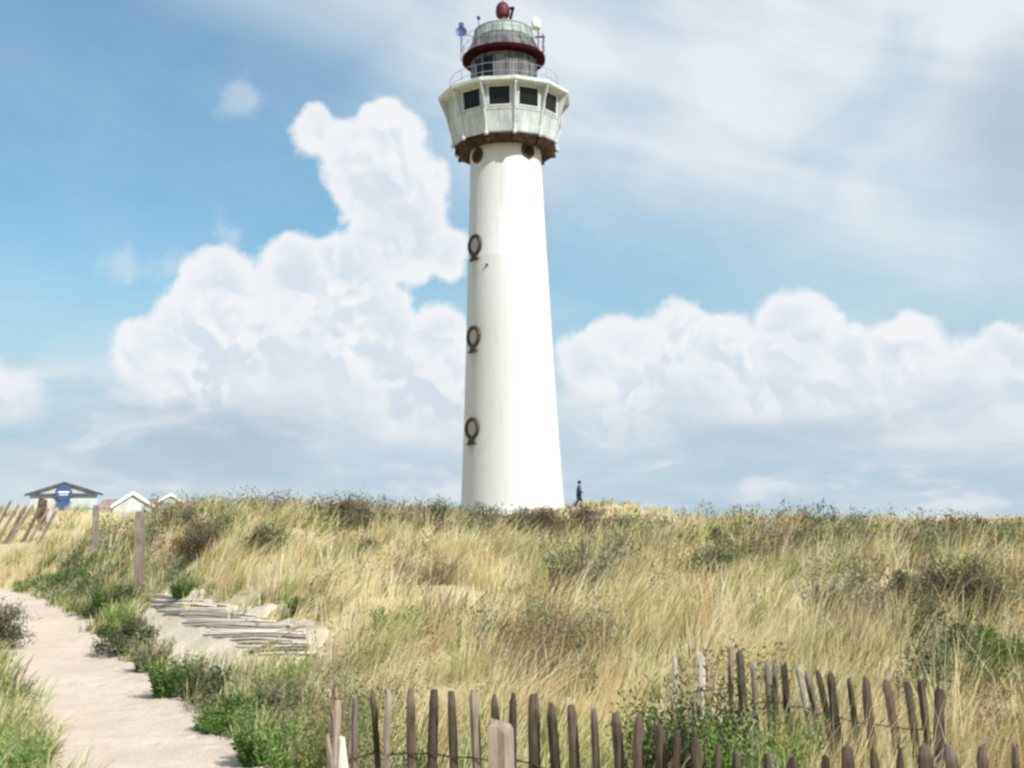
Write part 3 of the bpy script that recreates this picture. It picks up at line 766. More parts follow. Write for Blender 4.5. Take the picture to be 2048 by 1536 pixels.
def post(name, px, py_top, Yd, w_, h, mt, label, lean=(0, 0), cap=None, square=False, group=None, top='round', cat='post'):
    p = at(px, py_top, Yd)
    if h is None: h = p.z - Hs(p.x, p.y) + .15
    g = p.z - h
    e = empty(name, (p.x, Yd, g)); tag(e, label, cat, group)
    rd = random.Random(px); m = MB(); n = 4 if square else 10; a0 = PI / 4 if square else 0
    lv = [0, .5, .85, .97, 1.0] if top != 'split' else [0, .4, .7, .85, 1.0]
    s_ = [1.05, 1.0, .97, .93, .75] if top != 'split' else [1.1, 1.0, .85, .6, .22]
    ra = [rd.uniform(.72, 1.15) if not square else 1 for _ in range(n)]; vs = []
    for l, q_ in zip(lv, s_):
        for q in range(n):
            a = a0 + 2 * PI * q / n
            vs.append((math.cos(a) * w_ / 2 * ra[q] * q_ + lean[0] * l * h, math.sin(a) * w_ / 2 * ra[q] * q_ + lean[1] * l * h, l * h + (rd.uniform(-.04, .04) * w_ * 4 if l > .8 and not square else 0)))
    fs = [(i * n + q, i * n + (q + 1) % n, (i + 1) * n + (q + 1) % n, (i + 1) * n + q) for i in range(len(lv) - 1) for q in range(n)]
    fs += [tuple(reversed(range(n))), tuple((len(lv) - 1) * n + q for q in range(n))]
    m.add(vs, fs); m.build('shaft', mt, e)
    return e
post('wooden_post', 280, 1022, 19.6, 0.18, 1.3, M_woodgrey, 'upright grey wooden post standing alone between the path and the dune', square=True)
post('wooden_post', 192, 1010, 25.0, 0.15, 0.95, M_woodgrey, 'short brown-grey post in the grass left of the lone upright post', square=True)
post('wooden_post', 84, 998, 37.0, 0.30, None, M_wood, 'dark post at the right end of the leaning fence')
post('wooden_post', 99, 1003, 36.6, 0.20, None, M_woodpale, 'whitish post beside the dark post at the leaning fence')
post('weathered_stump', 1000, 1442, 4.8, 0.105, 1.0, M_woodgrey, 'thick grey weathered stump in front of the foreground fence', top='round', cat='stump')
post('broken_stake', 683, 1478, 4.7, 0.105, .9, M_slat, 'bleached white broken stake at the left end of the foreground fence', top='split', cat='stake')
post('broken_stake', 726, 1470, 4.9, 0.07, .9, M_woodgrey, 'short grey slanting stake right of the bleached one', lean=(-.16, 0), top='split', cat='stake')

# sticks on the sand
stick_px = [(520, 1306, 600, 1268), (500, 1314, 560, 1294), (480, 1318, 620, 1304), (560, 1272, 630, 1264)]
ends_a = [(286, 1196), (300, 1214), (330, 1232), (372, 1252), (420, 1274), (500, 1318)]
ends_b = [(380, 1202), (450, 1220), (510, 1238), (570, 1258), (612, 1280), (655, 1318)]
slat_px = []
for q in range(30):
    t = q / 29 * 5; a_ = int(min(t, 4.999)); u = t - a_; rd = random.Random(90 + q)
    e0 = [ends_a[a_][w_] * (1 - u) + ends_a[a_ + 1][w_] * u for w_ in (0, 1)]; e1 = [ends_b[a_][w_] * (1 - u) + ends_b[a_ + 1][w_] * u for w_ in (0, 1)]
    slat_px.append((e0[0] + rd.uniform(-10, 20), e0[1] + rd.uniform(-2, 2), e1[0] + rd.uniform(-40, 15), e1[1] + rd.uniform(-4, 4)))
ff = empty('fallen_fence', hit(460, 1250)); tag(ff, 'collapsed fence of bleached slats lying flat on the sand beside the path', 'fallen fence')
for i, (xa, ya, xb, yb) in enumerate(slat_px):
    A = hit(xa, ya); B = hit(xb, yb)
    if A is None or B is None: continue
    c = (A + B) / 2; rd = random.Random(40 + i); n = 9; v = []; f = []
    d = (B - A).normalized(); sd_ = Vector((-d.y, d.x, 0)).normalized()
    for j in range(n):
        t = j / (n - 1); p = A.lerp(B, t) + sd_ * .012 * math.sin(t * 5 + i); p.z = Hs(p.x, p.y) + 0.036 + .008 * math.sin(i * 2 + t * 3)
        hw_ = rd.uniform(.015, .024) * (1 if 0 < j < n - 1 else .6)
        for q in (-1, 1):
            for zz in (0, .012): v.append(p - c + sd_ * q * hw_ + Vector((0, 0, zz + q * .006)))
    for j in range(n - 1):
        a_ = j * 4; b_ = a_ + 4
        f += [(a_, a_ + 2, b_ + 2, b_), (a_ + 1, b_ + 1, b_ + 3, a_ + 3), (a_, b_, b_ + 1, a_ + 1), (a_ + 2, a_ + 3, b_ + 3, b_ + 2)]
    f += [(0, 1, 3, 2), ((n - 1) * 4, (n - 1) * 4 + 2, (n - 1) * 4 + 3, (n - 1) * 4 + 1)]
    m = MB(); m.add(v, f); o = m.build('slat', M_slat if i % 4 else M_woodpale, ff); o.location = c - ff.location
for i, (xa, ya, xb, yb) in enumerate(stick_px):
    A = hit(xa, ya); B = hit(xb, yb)
    if A is None or B is None: continue
    c = (A + B) / 2; rd = random.Random(i); n = 7; line = []
    for j in range(n):
        t = j / (n - 1); p = A.lerp(B, t); p.x += rd.uniform(-.03, .03); p.y += rd.uniform(-.04, .04)
        p.z = Hs(p.x, p.y) + 0.05 + rd.uniform(0, .02); line.append(p - c)
    m = MB(); r0 = rd.uniform(.009, .018)
    m.tube(line, [r0 * (1 - .6 * j / (n - 1)) for j in range(n)], 6)
    if i % 2:
        q = line[3]; m.tube([q, q + Vector((rd.uniform(.1, .3), rd.uniform(-.3, .3), .05))], [r0 * .5, .004], 5)
    o = m.build('fallen_stick', M_stick)
    o.location = c
    tag(o, 'brown dry stick lying on the lower part of the bare sand patch', 'stick', 'thin sticks lying on the bare sand patch')

# ------------------------------------------------------------------ shrubs
SHR = []
pal = {
 'green': [(0.10, 0.17, 0.045), (0.14, 0.22, 0.06), (0.07, 0.12, 0.04), (0.20, 0.26, 0.09)],
 'bright': [(0.16, 0.27, 0.06), (0.22, 0.33, 0.09), (0.12, 0.20, 0.05), (0.28, 0.36, 0.13)],
 'dark': [(0.075, 0.10, 0.045), (0.10, 0.13, 0.06), (0.055, 0.07, 0.04), (0.16, 0.16, 0.09)],
 'brown': [(0.14, 0.10, 0.07), (0.20, 0.15, 0.10), (0.10, 0.085, 0.06), (0.17, 0.17, 0.10)],
 'grey': [(0.20, 0.22, 0.14), (0.26, 0.27, 0.17), (0.14, 0.15, 0.09), (0.30, 0.28, 0.18)],
 'seed': [(0.26, 0.17, 0.09), (0.34, 0.24, 0.13), (0.18, 0.12, 0.07), (0.30, 0.28, 0.14)],
}
def shrub(px, py, wpx, hpx, kind, label, style='round', cat='shrub', Yd=None, group=None, name=None):
    """px, py: where its foot meets the ground in the photograph; wpx, hpx: its width and height there"""
    if Yd is None:
        h_ = hit(px, py)
        if h_ is None: h_ = hit(px, py + 45) or hit(px, py + 80)
        x, y = h_.x, h_.y
    else:
        p = at(px, py, Yd); x, y = p.x, Yd
    z = Hs(x, y); sc1 = y / F
    W, Hh = wpx * sc1, hpx * sc1 * 1.15
    if Yd is not None and Yd < 20: Hh = at(px, py - hpx, Yd).z - z
    SHR.append((x, y, W / 2))
    nm = name or ('bush' if style == 'round' else 'leafy_plant')
    e = empty(nm, (x, y, z - .02)); tag(e, label, cat, group)
    r = np.random.default_rng(px * 31 + py)
    cols = np.array(pal[kind])
    # stems
    m = MB(); ends = []
    ns = 9 if style != 'stalk' else 7
    for i in range(ns):
        a = r.uniform(0, 2 * PI); rr = r.uniform(.1, .8) * W / 2; hh = Hh * r.uniform(.6, .95)
        e1 = Vector((math.cos(a) * rr, math.sin(a) * rr * .8, hh)); ends.append(e1)
        st_ = 0.012 + 0.01 * W
        m.tube([Vector((math.cos(a), math.sin(a), 0)) * .04, e1 * .5 + Vector((r.uniform(-.05, .05), r.uniform(-.05, .05), .03)), e1], [st_, st_ * .6, st_ * .25], 5)
    m.build('stem', M_stick, e)
    npx = max(wpx, 20) * max(hpx, 20)
    if style == 'round':
        ncl = int(20 + W * 16); nl = int(np.clip(npx / 1.6, 2500, 14000)); lsz = max(0.016, 2.1 * sc1)
        aa = r.uniform(0, 2 * PI, ncl); ra_ = np.sqrt(r.random(ncl)) * W * .46; hz = r.uniform(.05, .85, ncl) * np.sqrt(np.clip(1.05 - (ra_ / (W * .5)) ** 2, .05, 1))
        cc_ = np.stack([np.cos(aa) * ra_, np.sin(aa) * ra_ * .9, hz * Hh], -1)
        rad = Hh * r.uniform(.14, .30, ncl)
        ci = r.integers(0, ncl, nl); v = r.normal(0, 1, (nl, 3)); v /= np.linalg.norm(v, axis=1)[:, None]
        pos = cc_[ci] + v * (rad[ci] * r.uniform(.3, 1.1, nl))[:, None] * np.array([1.25, 1.2, .9])
        pos[:, 2] = np.abs(pos[:, 2])
        cb = cols[r.integers(0, 4, ncl)][ci] * (0.8 + .4 * r.random((nl, 1)))
        d1 = r.normal(0, 1, (nl, 3)) + v * .8; d1[:, 2] += .5; d1 /= np.linalg.norm(d1, axis=1)[:, None]
        d2 = np.cross(d1, r.normal(0, 1, (nl, 3))); d2 /= np.linalg.norm(d2, axis=1)[:, None]
        s_ = lsz * r.uniform(.6, 1.4, (nl, 1))
        vs = np.stack([pos - d1 * s_, pos + d2 * s_ * .42, pos + d1 * s_ * 1.1, pos - d2 * s_ * .42], 1).reshape(-1, 3)
        q = np.arange(nl * 4).reshape(-1, 4)
        np_mesh('foliage', vs, q, mat=M_leaf, parent=e, tint=np.repeat(cb, 4, 0))
    else:
        # upright leafy stems / blades
        nst = int(np.clip(wpx * 1.6, 45, 190)); per = 18 if style == 'spiky' else 24
        a = r.uniform(0, 2 * PI, nst); rb = W * .30 * np.sqrt(r.random(nst)); ln_ = r.uniform(.1, .55, nst); hh = Hh * r.uniform(.55, 1.1, nst)
        base = np.stack([np.cos(a) * rb, np.sin(a) * rb, 0 * a], -1)
        dirv = np.stack([np.cos(a) * ln_ + .06, np.sin(a) * ln_, np.ones(nst)], -1)
        k_ = np.repeat(np.arange(nst), per); t = np.tile(np.linspace(.1 if style != 'stalk' else .3, 1, per), nst)
        pos = base[k_] + dirv[k_] * (hh[k_] * t)[:, None]
        nl = len(pos); v = r.normal(0, 1, (nl, 3)); v[:, 2] = np.abs(v[:, 2]) * .8 + (.5 if style == 'spiky' else 0); v /= np.linalg.norm(v, axis=1)[:, None]
        L = (max(.07, 5 * sc1) if style == 'spiky' else max(.045, 3.2 * sc1)) * r.uniform(.6, 1.2, (nl, 1)) * (1.2 - .6 * t)[:, None]
        if style == 'stalk': L = np.maximum(.016, 1.5 * sc1) * r.uniform(.6, 1.4, (nl, 1)); pos += r.normal(0, .02, pos.shape)
        d2 = np.cross(v, r.normal(0, 1, (nl, 3))); d2 /= np.linalg.norm(d2, axis=1)[:, None]
        wd = .13 if style == 'spiky' else .30
        vs = np.stack([pos, pos + v * L * .45 + d2 * L * wd, pos + v * L, pos + v * L * .45 - d2 * L * wd], 1).reshape(-1, 3)
        cb = cols[r.integers(0, 4, nst)][k_] * (0.8 + .4 * r.random((nl, 1)))
        np_mesh('foliage', vs, np.arange(nl * 4).reshape(-1, 4), mat=M_leaf, parent=e, tint=np.repeat(cb, 4, 0))
    return e
S = shrub
S(1158, 1200, 150, 125, 'grey', 'large grey-green spiky shrub on the slope below the walking person', 'spiky')
S(1430, 1178, 95, 85, 'dark', 'dark brown-green bush on the mid slope below the small crest shrub')
S(1645, 1245, 60, 75, 'grey', 'small grey-green upright shrub right of the middle of the slope', 'spiky')
S(1818, 1205, 85, 70, 'dark', 'small dark bush left of the large brown bush at the right edge')
S(1930, 1250, 200, 120, 'brown', 'large brown-grey bush on the slope at the right edge')
S(1965, 1345, 190, 100, 'green', 'large green bush low on the slope at the right edge below the brown one')
S(1842, 1300, 55, 55, 'dark', 'small dark bush just left of the green bush at the right')
S(1510, 1520, 165, 92, 'bright', 'bright green leafy plant between the two picket fences', 'spiky', 'plant', Yd=6.2)
S(1385, 1500, 100, 150, 'dark', 'tall dark green spiky shrub left of the bright green plant by the fences', 'spiky', Yd=6.5)
S(1310, 1470, 80, 62, 'green', 'low green shrub leaning on the left of the tall dark spiky one', 'leafy', Yd=6.7)
S(785, 1290, 90, 62, 'bright', 'bright green leafy plant in straw grass right of the sand patch', 'leafy', 'plant')
S(603, 1228, 56, 30, 'green', 'green leafy plant just above the upper edge of the sand patch', 'leafy', 'plant')
S(368, 1196, 70, 34, 'green', 'dark green leafy plant right of the lone post at the head of the sand patch', 'leafy', 'plant')
S(1085, 1365, 120, 130, 'seed', 'brown dry seed-stalk clump in the straw grass above the fence', 'stalk', 'dry plant')
S(735, 1115, 55, 40, 'dark', 'small dark green bush high on the slope left of the lighthouse')
S(695, 1060, 110, 60, 'brown', 'brown heather bush near the crest left of the lighthouse', 'round')
S(870, 1050, 90, 44, 'dark', 'low dark bush on the crest just left of the lighthouse foot')
S(965, 1062, 110, 56, 'brown', 'brown bush on the crest in front of the left side of the lighthouse foot')
S(1070, 1080, 130, 66, 'brown', 'dark brown bush on the crest in front of the right side of the lighthouse foot')
S(1170, 1070, 110, 62, 'brown', 'brown bush on the crest below the walking person')
S(1260, 1075, 80, 46, 'grey', 'small grey bush on the crest to the right of the walking person')
S(1437, 1046, 45, 34, 'brown', 'tiny brown shrub standing up on the crest right of the lighthouse')
S(1960, 1070, 50, 36, 'dark', 'tiny dark shrub on the crest near the right edge')
S(1660, 1095, 110, 44, 'green', 'green bush high on the right slope beneath the crest')
S(1790, 1115, 120, 50, 'brown', 'low brown bush high on the right slope')
S(400, 1110, 90, 70, 'brown', 'brown bush on the slope right of the lone upright post')
S(530, 1105, 80, 66, 'dark', 'olive bush on the upper slope between the post and the lighthouse')
S(1320, 1120, 70, 50, 'grey', 'grey low shrub on the slope between two larger bushes', 'spiky')
S(682, 1420, 100, 170, 'seed', 'tall brown seed-stalk plant at the left end of the foreground fence', 'stalk', 'dry plant', Yd=6.6)
S(255, 1310, 120, 80, 'dark', 'dark bush at the path edge casting a shadow on the sand')
S(345, 1395, 100, 70, 'green', 'green leafy plant at the path edge near the middle of the strip', 'leafy', 'plant')
S(450, 1460, 110, 70, 'green', 'green bush at the path edge below the strip of mixed grass')
S(620, 1505, 130, 100, 'bright', 'bright green clump between the path and the bleached stake', 'spiky', 'plant', Yd=6.9)
S(520, 1530, 110, 70, 'green', 'dark green plant at the bottom of the path edge', 'leafy', 'plant')
S(300, 1345, 80, 55, 'grey', 'grey-green low plant on the path edge just below the dark bush', 'leafy', 'plant')
S(410, 1405, 80, 62, 'dark', 'dark olive plant between the path and the lower end of the sand patch', 'leafy', 'plant')
S(560, 1440, 90, 70, 'grey', 'pale grey-green plant in the strip left of the seed-stalk plant', 'spiky', 'plant')
S(240, 1262, 60, 46, 'bright', 'yellow-green tuft just above the dark bush at the path edge', 'spiky', 'plant')
S(10, 1300, 80, 90, 'dark', 'dark bush at the left edge beside the path')
S(10, 1540, 80, 70, 'bright', 'bright yellow-green clump in the bottom left corner', 'spiky', 'plant', Yd=7.4)
S(130, 1180, 110, 46, 'green', 'low green bush where the path bends away')
S(225, 1220, 110, 50, 'green', 'low green plants beside the path left of the lone post', 'leafy', 'plant')
S(50, 1006, 60, 34, 'dark', 'dark bush against the sky left of the beach pavilion', Yd=60.0)
SHRA = np.array(SHR)

# ------------------------------------------------------------------ marram grass
def scatter(ymin, ymax, smax, dens_, r):
    n = int(dens_ * smax * (ymax ** 2 - ymin ** 2))
    y = np.sqrt(r.uniform(ymin ** 2, ymax ** 2, n)); x = r.uniform(-smax, smax, n) * y
    return x, y
HEATH = [(hit(a_, b_), c_) for a_, b_, c_ in ((1060, 1060, 2.2), (1150, 1075, 1.6), (700, 1040, 1.0), (1920, 1215, 1.3), (1830, 1170, .8), (1790, 1100, 1.6), (400, 1090, .7), (1240, 1075, 1.0), (1580, 1120, .9), (880, 1040, 1.2), (1430, 1150, .5), (1990, 1400, .5), (1100, 1330, .45))]
HEATH = [(h_, c_) for h_, c_ in HEATH if h_ is not None]
def scrub_p(x, y, dp):
    pr = np.zeros(len(x))
    for h_, c_ in HEATH: pr = np.maximum(pr, .75 * np.exp(-(((x - h_.x) / (c_ * 1.1)) ** 2 + ((y - h_.y) / (c_ * 1.3)) ** 2)))
    crest = .42 * sstep((y - 19.5) / 2) * sstep((wav(x, y, 2.2, 4) + .25) / .5)
    spots = (.38 + .25 * sstep((y - 13) / 6)) * sstep((wav(x + 3, y - 11, 2.0, 2) + .6 * wav(x, y, .8, 3) - .30) / .25)
    right_ = .22 * sstep((x / y - .25) / .1) * sstep((wav(x, y, 1.6, 1)) / .4)
    verge = np.where(dp < 1.15, .55 * sstep((wav(x, y, 1.2, 2) + .35) / .4), 0)
    pr = np.maximum.reduce([pr, crest, spots, right_, verge])
    return pr
def scrub(r):
    """low heather, burnet rose and creeping willow between the grass: one mass of small leaves"""
    x, y = scatter(7.0, 27.0, .56, 20.0, r)
    dp = poly_dist(x, y, PATH) - PHW; ds = sand_d(x, y)
    pr = scrub_p(x, y, dp)
    kp = (r.random(len(x)) < pr) & (dp > .0) & (ds > .2)
    x, y, dp = x[kp], y[kp], dp[kp]; n = len(x)
    vg = dp < 1.2
    hue = wav(x, y, 2.6, 3) + .4 * r.normal(0, 1, n)
    pals = [np.array(pal[q]) for q in ('brown', 'dark', 'grey', 'green')]
    kd = np.where(vg, np.where(hue > .1, 3, np.where(hue > -.4, 2, 1)), np.where(hue > .75, 3, np.where(hue > .35, 2, np.where(hue > -.1, 1, 0))))
    hh = r.uniform(.16, .42, n) * np.where(vg, .6, 1); rr = r.uniform(.12, .32, n)
    cnt = np.clip(42000 / (y ** 2.0), 110, 380).astype(int)
    t_ = np.repeat(np.arange(n), cnt); N = len(t_)
    base = np.zeros((n, 3))
    for q in range(4):
        m_ = kd == q; base[m_] = pals[q][r.integers(0, 4, m_.sum())] * 1.15
    v = r.normal(0, 1, (N, 3)); v /= np.linalg.norm(v, axis=1)[:, None]; q_ = r.random(N) ** .45
    px = x[t_] + v[:, 0] * rr[t_] * q_; py = y[t_] + v[:, 1] * rr[t_] * q_
    pz = H(px, py) + np.abs(v[:, 2]) * q_ * hh[t_] * 1.5 + .02
    d1 = r.normal(0, 1, (N, 3)) + v * .6; d1[:, 2] += .7; d1 /= np.linalg.norm(d1, axis=1)[:, None]
    d2 = np.cross(d1, r.normal(0, 1, (N, 3))); d2 /= np.linalg.norm(d2, axis=1)[:, None]
    s_ = (np.maximum(.013, 2.3 * y[t_] / F) * r.uniform(.6, 1.5, N))[:, None]
    ps = np.stack([px, py, pz], -1)
    vs = np.stack([ps - d1 * s_, ps + d2 * s_ * .4, ps + d1 * s_ * 1.3, ps - d2 * s_ * .4], 1).reshape(-1, 3)
    col = base[t_] * r.uniform(.75, 1.3, (N, 1))
    o = np_mesh('dune_scrub', vs, np.arange(N * 4).reshape(-1, 4), mat=M_leaf, tint=np.repeat(col, 4, 0))
    tag(o, 'low brown and green scrub growing through the dune grass', 'scrub', kind='stuff')
    print('SCRUB', N)
scrub(np.random.default_rng(5))
straw = np.array([(0.80, 0.66, 0.42), (0.84, 0.73, 0.51), (0.76, 0.62, 0.37), (0.86, 0.78, 0.60), (0.70, 0.61, 0.36)])
olive = np.array([(0.46, 0.46, 0.19), (0.54, 0.53, 0.24), (0.38, 0.40, 0.16), (0.60, 0.58, 0.30)])
green = np.array([(0.18, 0.25, 0.08), (0.25, 0.33, 0.11), (0.13, 0.18, 0.06), (0.33, 0.37, 0.15)])
rust = np.array([(0.62, 0.42, 0.20), (0.52, 0.34, 0.17), (0.68, 0.50, 0.27), (0.42, 0.29, 0.15)])
heath = np.array([(0.20, 0.16, 0.10), (0.26, 0.20, 0.13), (0.17, 0.17, 0.09), (0.32, 0.24, 0.16)])
BV, BQ, BT, BC = [], [], [], []; off = 0
def blades(x, y, z, az, lean, L, W, col0, col1, r):
    """every blade: three pairs and a tip, bent over by the wind"""
    global off
    n = len(x); ts = np.array([0, .38, .74, 1.0])
    dirx, diry = np.cos(az), np.sin(az)
    wa = r.uniform(0, 2 * PI, n); wx, wy = np.cos(wa), np.sin(wa)
    P_ = []; C_ = []
    for i, t in enumerate(ts):
        bend = lean * (0.35 * t + 0.65 * t ** 2.2)
        px = x + dirx * bend * L; py = y + diry * bend * L
        pz = z + L * t * np.sqrt(np.clip(1 - (lean * t * .85) ** 2, .12, 1))
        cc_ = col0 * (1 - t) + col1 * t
        if i < 3:
            hw_ = W * (0.5, .46, .3)[i]
            P_.append(np.stack([px - wx * hw_, py - wy * hw_, pz], -1)); P_.append(np.stack([px + wx * hw_, py + wy * hw_, pz], -1)); C_ += [cc_, cc_]
        else:
            P_.append(np.stack([px, py, pz], -1)); C_.append(cc_)
    V_ = np.stack(P_, 1).reshape(-1, 3); Cc = np.stack(C_, 1).reshape(-1, 3)
    b_ = (np.arange(n) * 7 + off)[:, None]
    BV.append(V_); BC.append(Cc)
    BQ.append((b_ + np.array([[0, 1, 3, 2]])).reshape(-1, 4)); BQ.append((b_ + np.array([[2, 3, 5, 4]])).reshape(-1, 4)); BT.append((b_ + np.array([[4, 5, 6]])).reshape(-1, 3))
    off += n * 7
def pick(pal_, n, r): return pal_[r.integers(0, len(pal_), n)]
def grass_band(ymin, ymax, smax, tufts, per, wmul, r, hmul=1.0):
    x, y = scatter(ymin, ymax, smax, tufts, r)
    dp = poly_dist(x, y, PATH) - PHW; ds = sand_d(x, y)
    keep = (dp > r.uniform(-.10, .10, len(x))) & (ds > r.uniform(-.08, .22, len(x)))
    keep &= ~((np.abs(x - TX) < 4) & (np.abs(y - TY) < 4))
    # thin out where shrubs stand
    for (sx_, sy_, sr_) in SHR:
        keep &= ~((np.hypot(x - sx_, (y - sy_ + sr_ * .4)) < sr_ * .85) & (r.random(len(x)) < np.where(dp < 1.3, .35, .9)))
    keep &= ~((r.random(len(x)) < np.where(dp < 1.15, .45, 1.0) * 1.25 * scrub_p(x, y, dp)) & (y > 7) & (y < 27))
    x, y, dp, ds = x[keep], y[keep], dp[keep], ds[keep]; n = len(x)
    big = wav(x, y, 4.2, 2); med = wav(x, y, 1.9, 3); fine = wav(x + 31, y - 7, 0.9, 1)
    # tuft kinds
    green_p = np.clip(0.12 + .2 * big + .5 * sstep((fine + .4 * med - .35) / .5), .0, .9)
    strip = (dp < 1.25) & (y < 27) & (ds > .1)
    green_p = np.where(strip, np.clip(1.25 - .45 * dp + .25 * med, .35, 1.5), green_p)
    green_p = np.where((ds < .35) & ~strip, .25, green_p)
    rust_p = np.clip(.07 + .16 * med - .05 * big + .12 * sstep((x / y - .3) / .15) + .45 * sstep((x / y - .34) / .05) * (1 - sstep((y - 8) / 2)), 0.0, .6)
    olive_p = np.clip(.21 + .16 * sstep((wav(x - 5, y, 2.8, 1) + .1) / .5) + .2 * med + .14 * sstep((y - 12) / 8), .05, .6)
    u = r.random(n)
    kind = np.where(u < green_p * .55, 2, np.where(u < green_p * .55 + olive_p, 1, np.where(u < green_p * .55 + olive_p + rust_p, 3, 0)))
    tc_ = np.empty((n, 3))
    for i_, pl in enumerate((straw, olive, green, rust)):
        s_ = kind == i_; tc_[s_] = pick(pl, s_.sum(), r)
    hp = np.zeros(n)
    for h_, c_ in HEATH: hp = np.maximum(hp, .8 * np.exp(-(((x - h_.x) / c_) ** 2 + ((y - h_.y) / (c_ * 1.3)) ** 2) * (1 + .6 * med)))
    hp = np.maximum(hp, .85 * sstep((wav(x - 13, y + 5, 2.4, 1) + .5 * fine - .38) / .3))
    hs = r.random(n) < hp * (dp > 1.2); tc_[hs] = pick(heath, hs.sum(), r) * 1.0
    tc_ *= (1 + .13 * r.normal(0, 1, (n, 1)) + .18 * fine[:, None] + .12 * wav(x + 3, y, .45, 4)[:, None] + .08 * med[:, None]).clip(.5, 1.3)
    hgt = (np.interp(y, [6, 12, 24], [.38, .35, .31]) + .08 * big + .10 * med + .10 * fine + .07 * r.normal(0, 1, n)).clip(.16, .8) * hmul
    hgt = np.where(kind == 2, hgt * .75, hgt); hgt = np.where(strip, hgt * np.clip(.75 + .3 * dp, .7, 1.0), hgt)
    hgt = np.where((ds < .3) & ~strip, hgt * .7, hgt)
    hgt = np.where(y < 6.8, hgt * np.interp(y, [3, 4.6, 5.6, 6.8], [.8, .95, 1.1, 1.0]), hgt)
    # lodged grass: patches where the straw lies over
    lay = sstep((wav(x, y, 3.0, 4) - .1) / .5); lay = np.where(kind == 2, 0, lay)
    wind = 0.25 + .35 * wav(x, y, 3.5, 0)
    taz = wind + r.normal(0, .35, n)
    trad = np.where(kind == 2, .10, .085) * (1 + .5 * r.random(n)) * np.sqrt(wmul)
    cnt = np.maximum(6, (per * (0.7 + .6 * r.random(n)))).astype(int)
    t_ = np.repeat(np.arange(n), cnt); N = len(t_)
    a = r.uniform(0, 2 * PI, N); rr = np.sqrt(r.random(N)) * trad[t_]
    bx = x[t_] + np.cos(a) * rr; by = y[t_] + np.sin(a) * rr
    # each blade leans out from its tuft and downwind
    out = .42 * rr / trad[t_]; lw = .34 + .45 * lay[t_] + .1 * r.normal(0, 1, N)
    vx = np.cos(a) * out + np.cos(taz[t_]) * lw + r.normal(0, .13, N); vy = np.sin(a) * out + np.sin(taz[t_]) * lw * .8 + r.normal(0, .13, N)
    lean = np.hypot(vx, vy).clip(.05, .98); az = np.arctan2(vy, vx)
    L = hgt[t_] * r.uniform(.55, 1.3, N) * (1 + .25 * lay[t_])
    W = (0.0042 + .0008 * r.random(N)) * wmul * np.where(kind[t_] == 2, 1.5, 1.0)
    c0_ = tc_[t_] * r.uniform(.8, 1.15, (N, 1)); mixb = (r.random(N) < .22)
    c0_[mixb] = pick(straw, mixb.sum(), r)
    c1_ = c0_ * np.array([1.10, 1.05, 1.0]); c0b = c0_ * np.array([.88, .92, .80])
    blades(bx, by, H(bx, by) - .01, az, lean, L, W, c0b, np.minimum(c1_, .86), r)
    # flower spikes
    ns = int(n * .55); k_ = r.integers(0, n, ns); k_ = k_[(kind[k_] != 2)]; ns = len(k_)
    fx = x[k_] + r.normal(0, .05, ns); fy = y[k_] + r.normal(0, .05, ns); Ls = hgt[k_] * r.uniform(1.15, 1.6, ns)
    blades(fx, fy, H(fx, fy), taz[k_], (.3 + .15 * r.normal(0, 1, ns)).clip(.05, .8), Ls, .0045 * wmul * np.ones(ns), pick(straw, ns, r) * .9, pick(straw, ns, r), r)
g_ = np.random.default_rng(11)
grass_band(3.0, 7.0, .85, 34, 34, 1.0, g_)
grass_band(7.0, 12.0, .68, 26, 30, 1.45, g_)
grass_band(12.0, 19.0, .60, 17, 26, 2.3, g_)
grass_band(19.0, 30.0, .56, 11, 22, 3.4, g_)
grass_band(30.0, 48.0, .50, 1.2, 22, 6.0, g_)
# a ring of grass around the lighthouse mound
grass_band(60.0, 78.0, .13, 1.0, 20, 8.0, g_)
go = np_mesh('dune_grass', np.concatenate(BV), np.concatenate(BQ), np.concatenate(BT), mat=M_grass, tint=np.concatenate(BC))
tag(go, 'straw-coloured marram grass covering the dune', 'grass', kind='stuff')
print('GRASS BLADES', off // 7)

# ------------------------------------------------------------------ the walker beside the lighthouse
PY = 74.0; pt_ = at(1157, 962, PY); gz = pt_.z - 1.74
pe = empty('person', (pt_.x, PY, gz)); tag(pe, 'person in a blue jacket and dark trousers walking on the crest right of the lighthouse', 'person')
M_skin, _ = mat('skin', (0.45, 0.28, 0.20), 0.6); M_jack, _ = mat('blue_jacket', (0.03, 0.09, 0.16), 0.8); M_trou, _ = mat('dark_trousers', (0.02, 0.02, 0.028), 0.85); M_hair, _ = mat('dark_hair', (0.03, 0.02, 0.018), 0.8)
def skin(name, verts, edges, radii, mt, parent, root=0):
    me = bpy.data.meshes.new(name); me.from_pydata(verts, edges, []); o = link(name, me, mt, parent)
    md = o.modifiers.new('skin', 'SKIN'); md.use_smooth_shade = True
    for i, r_ in enumerate(radii):
        me.skin_vertices[0].data[i].radius = (r_, r_ * .85) if np.isscalar(r_) else r_
    me.skin_vertices[0].data[root].use_root = True
    s_ = o.modifiers.new('sub', 'SUBSURF'); s_.levels = 1; s_.render_levels = 2
    return o
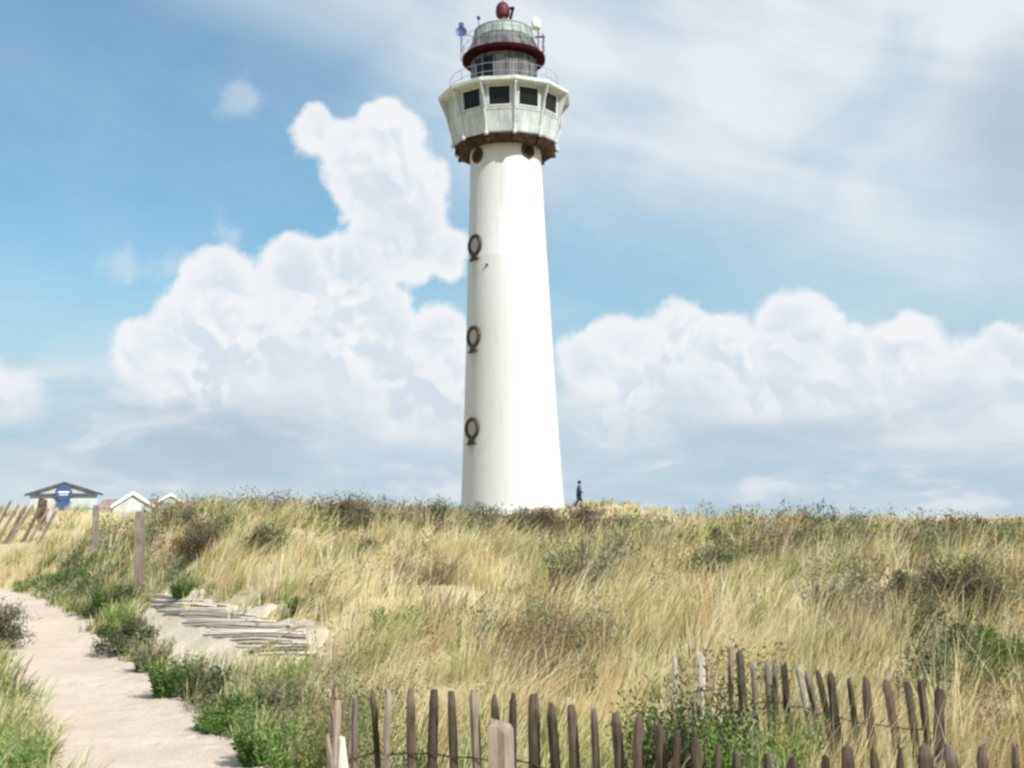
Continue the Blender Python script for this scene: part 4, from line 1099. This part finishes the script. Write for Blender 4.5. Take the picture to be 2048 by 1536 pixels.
# body (walking to the right: +x)
bv = [(0, 0, .95), (.01, 0, 1.15), (.03, 0, 1.38), (.04, 0, 1.50), (.06, 0, 1.58), (.08, 0, 1.68),
      (.0, .09, .92), (.16, .09, .50), (.14, .09, .08), (.24, .09, .04), (.0, -.09, .92), (-.08, -.09, .50), (-.32, -.09, .14), (-.24, -.09, .05),
      (.03, .19, 1.40), (-.08, .23, 1.12), (.06, .22, .88), (.03, -.19, 1.40), (.08, -.23, 1.12), (.26, -.22, .98), (.32, -.21, .93)]
be = [(0, 1), (1, 2), (2, 3), (3, 4), (4, 5), (0, 6), (6, 7), (7, 8), (8, 9), (0, 10), (10, 11), (11, 12), (12, 13), (2, 14), (14, 15), (15, 16), (2, 17), (17, 18), (18, 19), (19, 20)]
br = [.13, .12, .14, .06, .085, .09, .085, .06, .045, .035, .085, .06, .045, .035, .06, .045, .03, .06, .045, .035, .03]
skin('body', bv, be, br, M_skin, pe)
skin('jacket', [(0, 0, .86), (.01, 0, 1.12), (.03, 0, 1.38), (.04, 0, 1.49), (.03, .2, 1.40), (-.08, .24, 1.12), (.05, .225, .92), (.03, -.2, 1.40), (.08, -.24, 1.12), (.24, -.22, 1.0)],
     [(0, 1), (1, 2), (2, 3), (2, 4), (4, 5), (5, 6), (2, 7), (7, 8), (8, 9)], [.22, .20, .21, .10, .105, .08, .065, .105, .08, .065], M_jack, pe)
skin('trousers', [(0, 0, .92), (.0, .09, .86), (.16, .09, .50), (.14, .09, .12), (.0, -.09, .86), (-.08, -.09, .50), (-.31, -.09, .17)],
     [(0, 1), (1, 2), (2, 3), (0, 4), (4, 5), (5, 6)], [.15, .115, .085, .07, .115, .085, .07], M_trou, pe)
m = MB(); m.ball((.05, 0, 1.66), .118, 14, 10, 1.05); m.build('hair', M_hair, pe, smooth_=True)
m = MB(); m.box((.19, .09, .03), (.27, .10, .08)); m.build('shoe', M_trou, pe, bevel=.02)
m = MB(); m.box((-.27, -.09, .08), (.27, .10, .08), Matrix.Rotation(R(25), 3, 'Y')); m.build('shoe', M_trou, pe, bevel=.02)
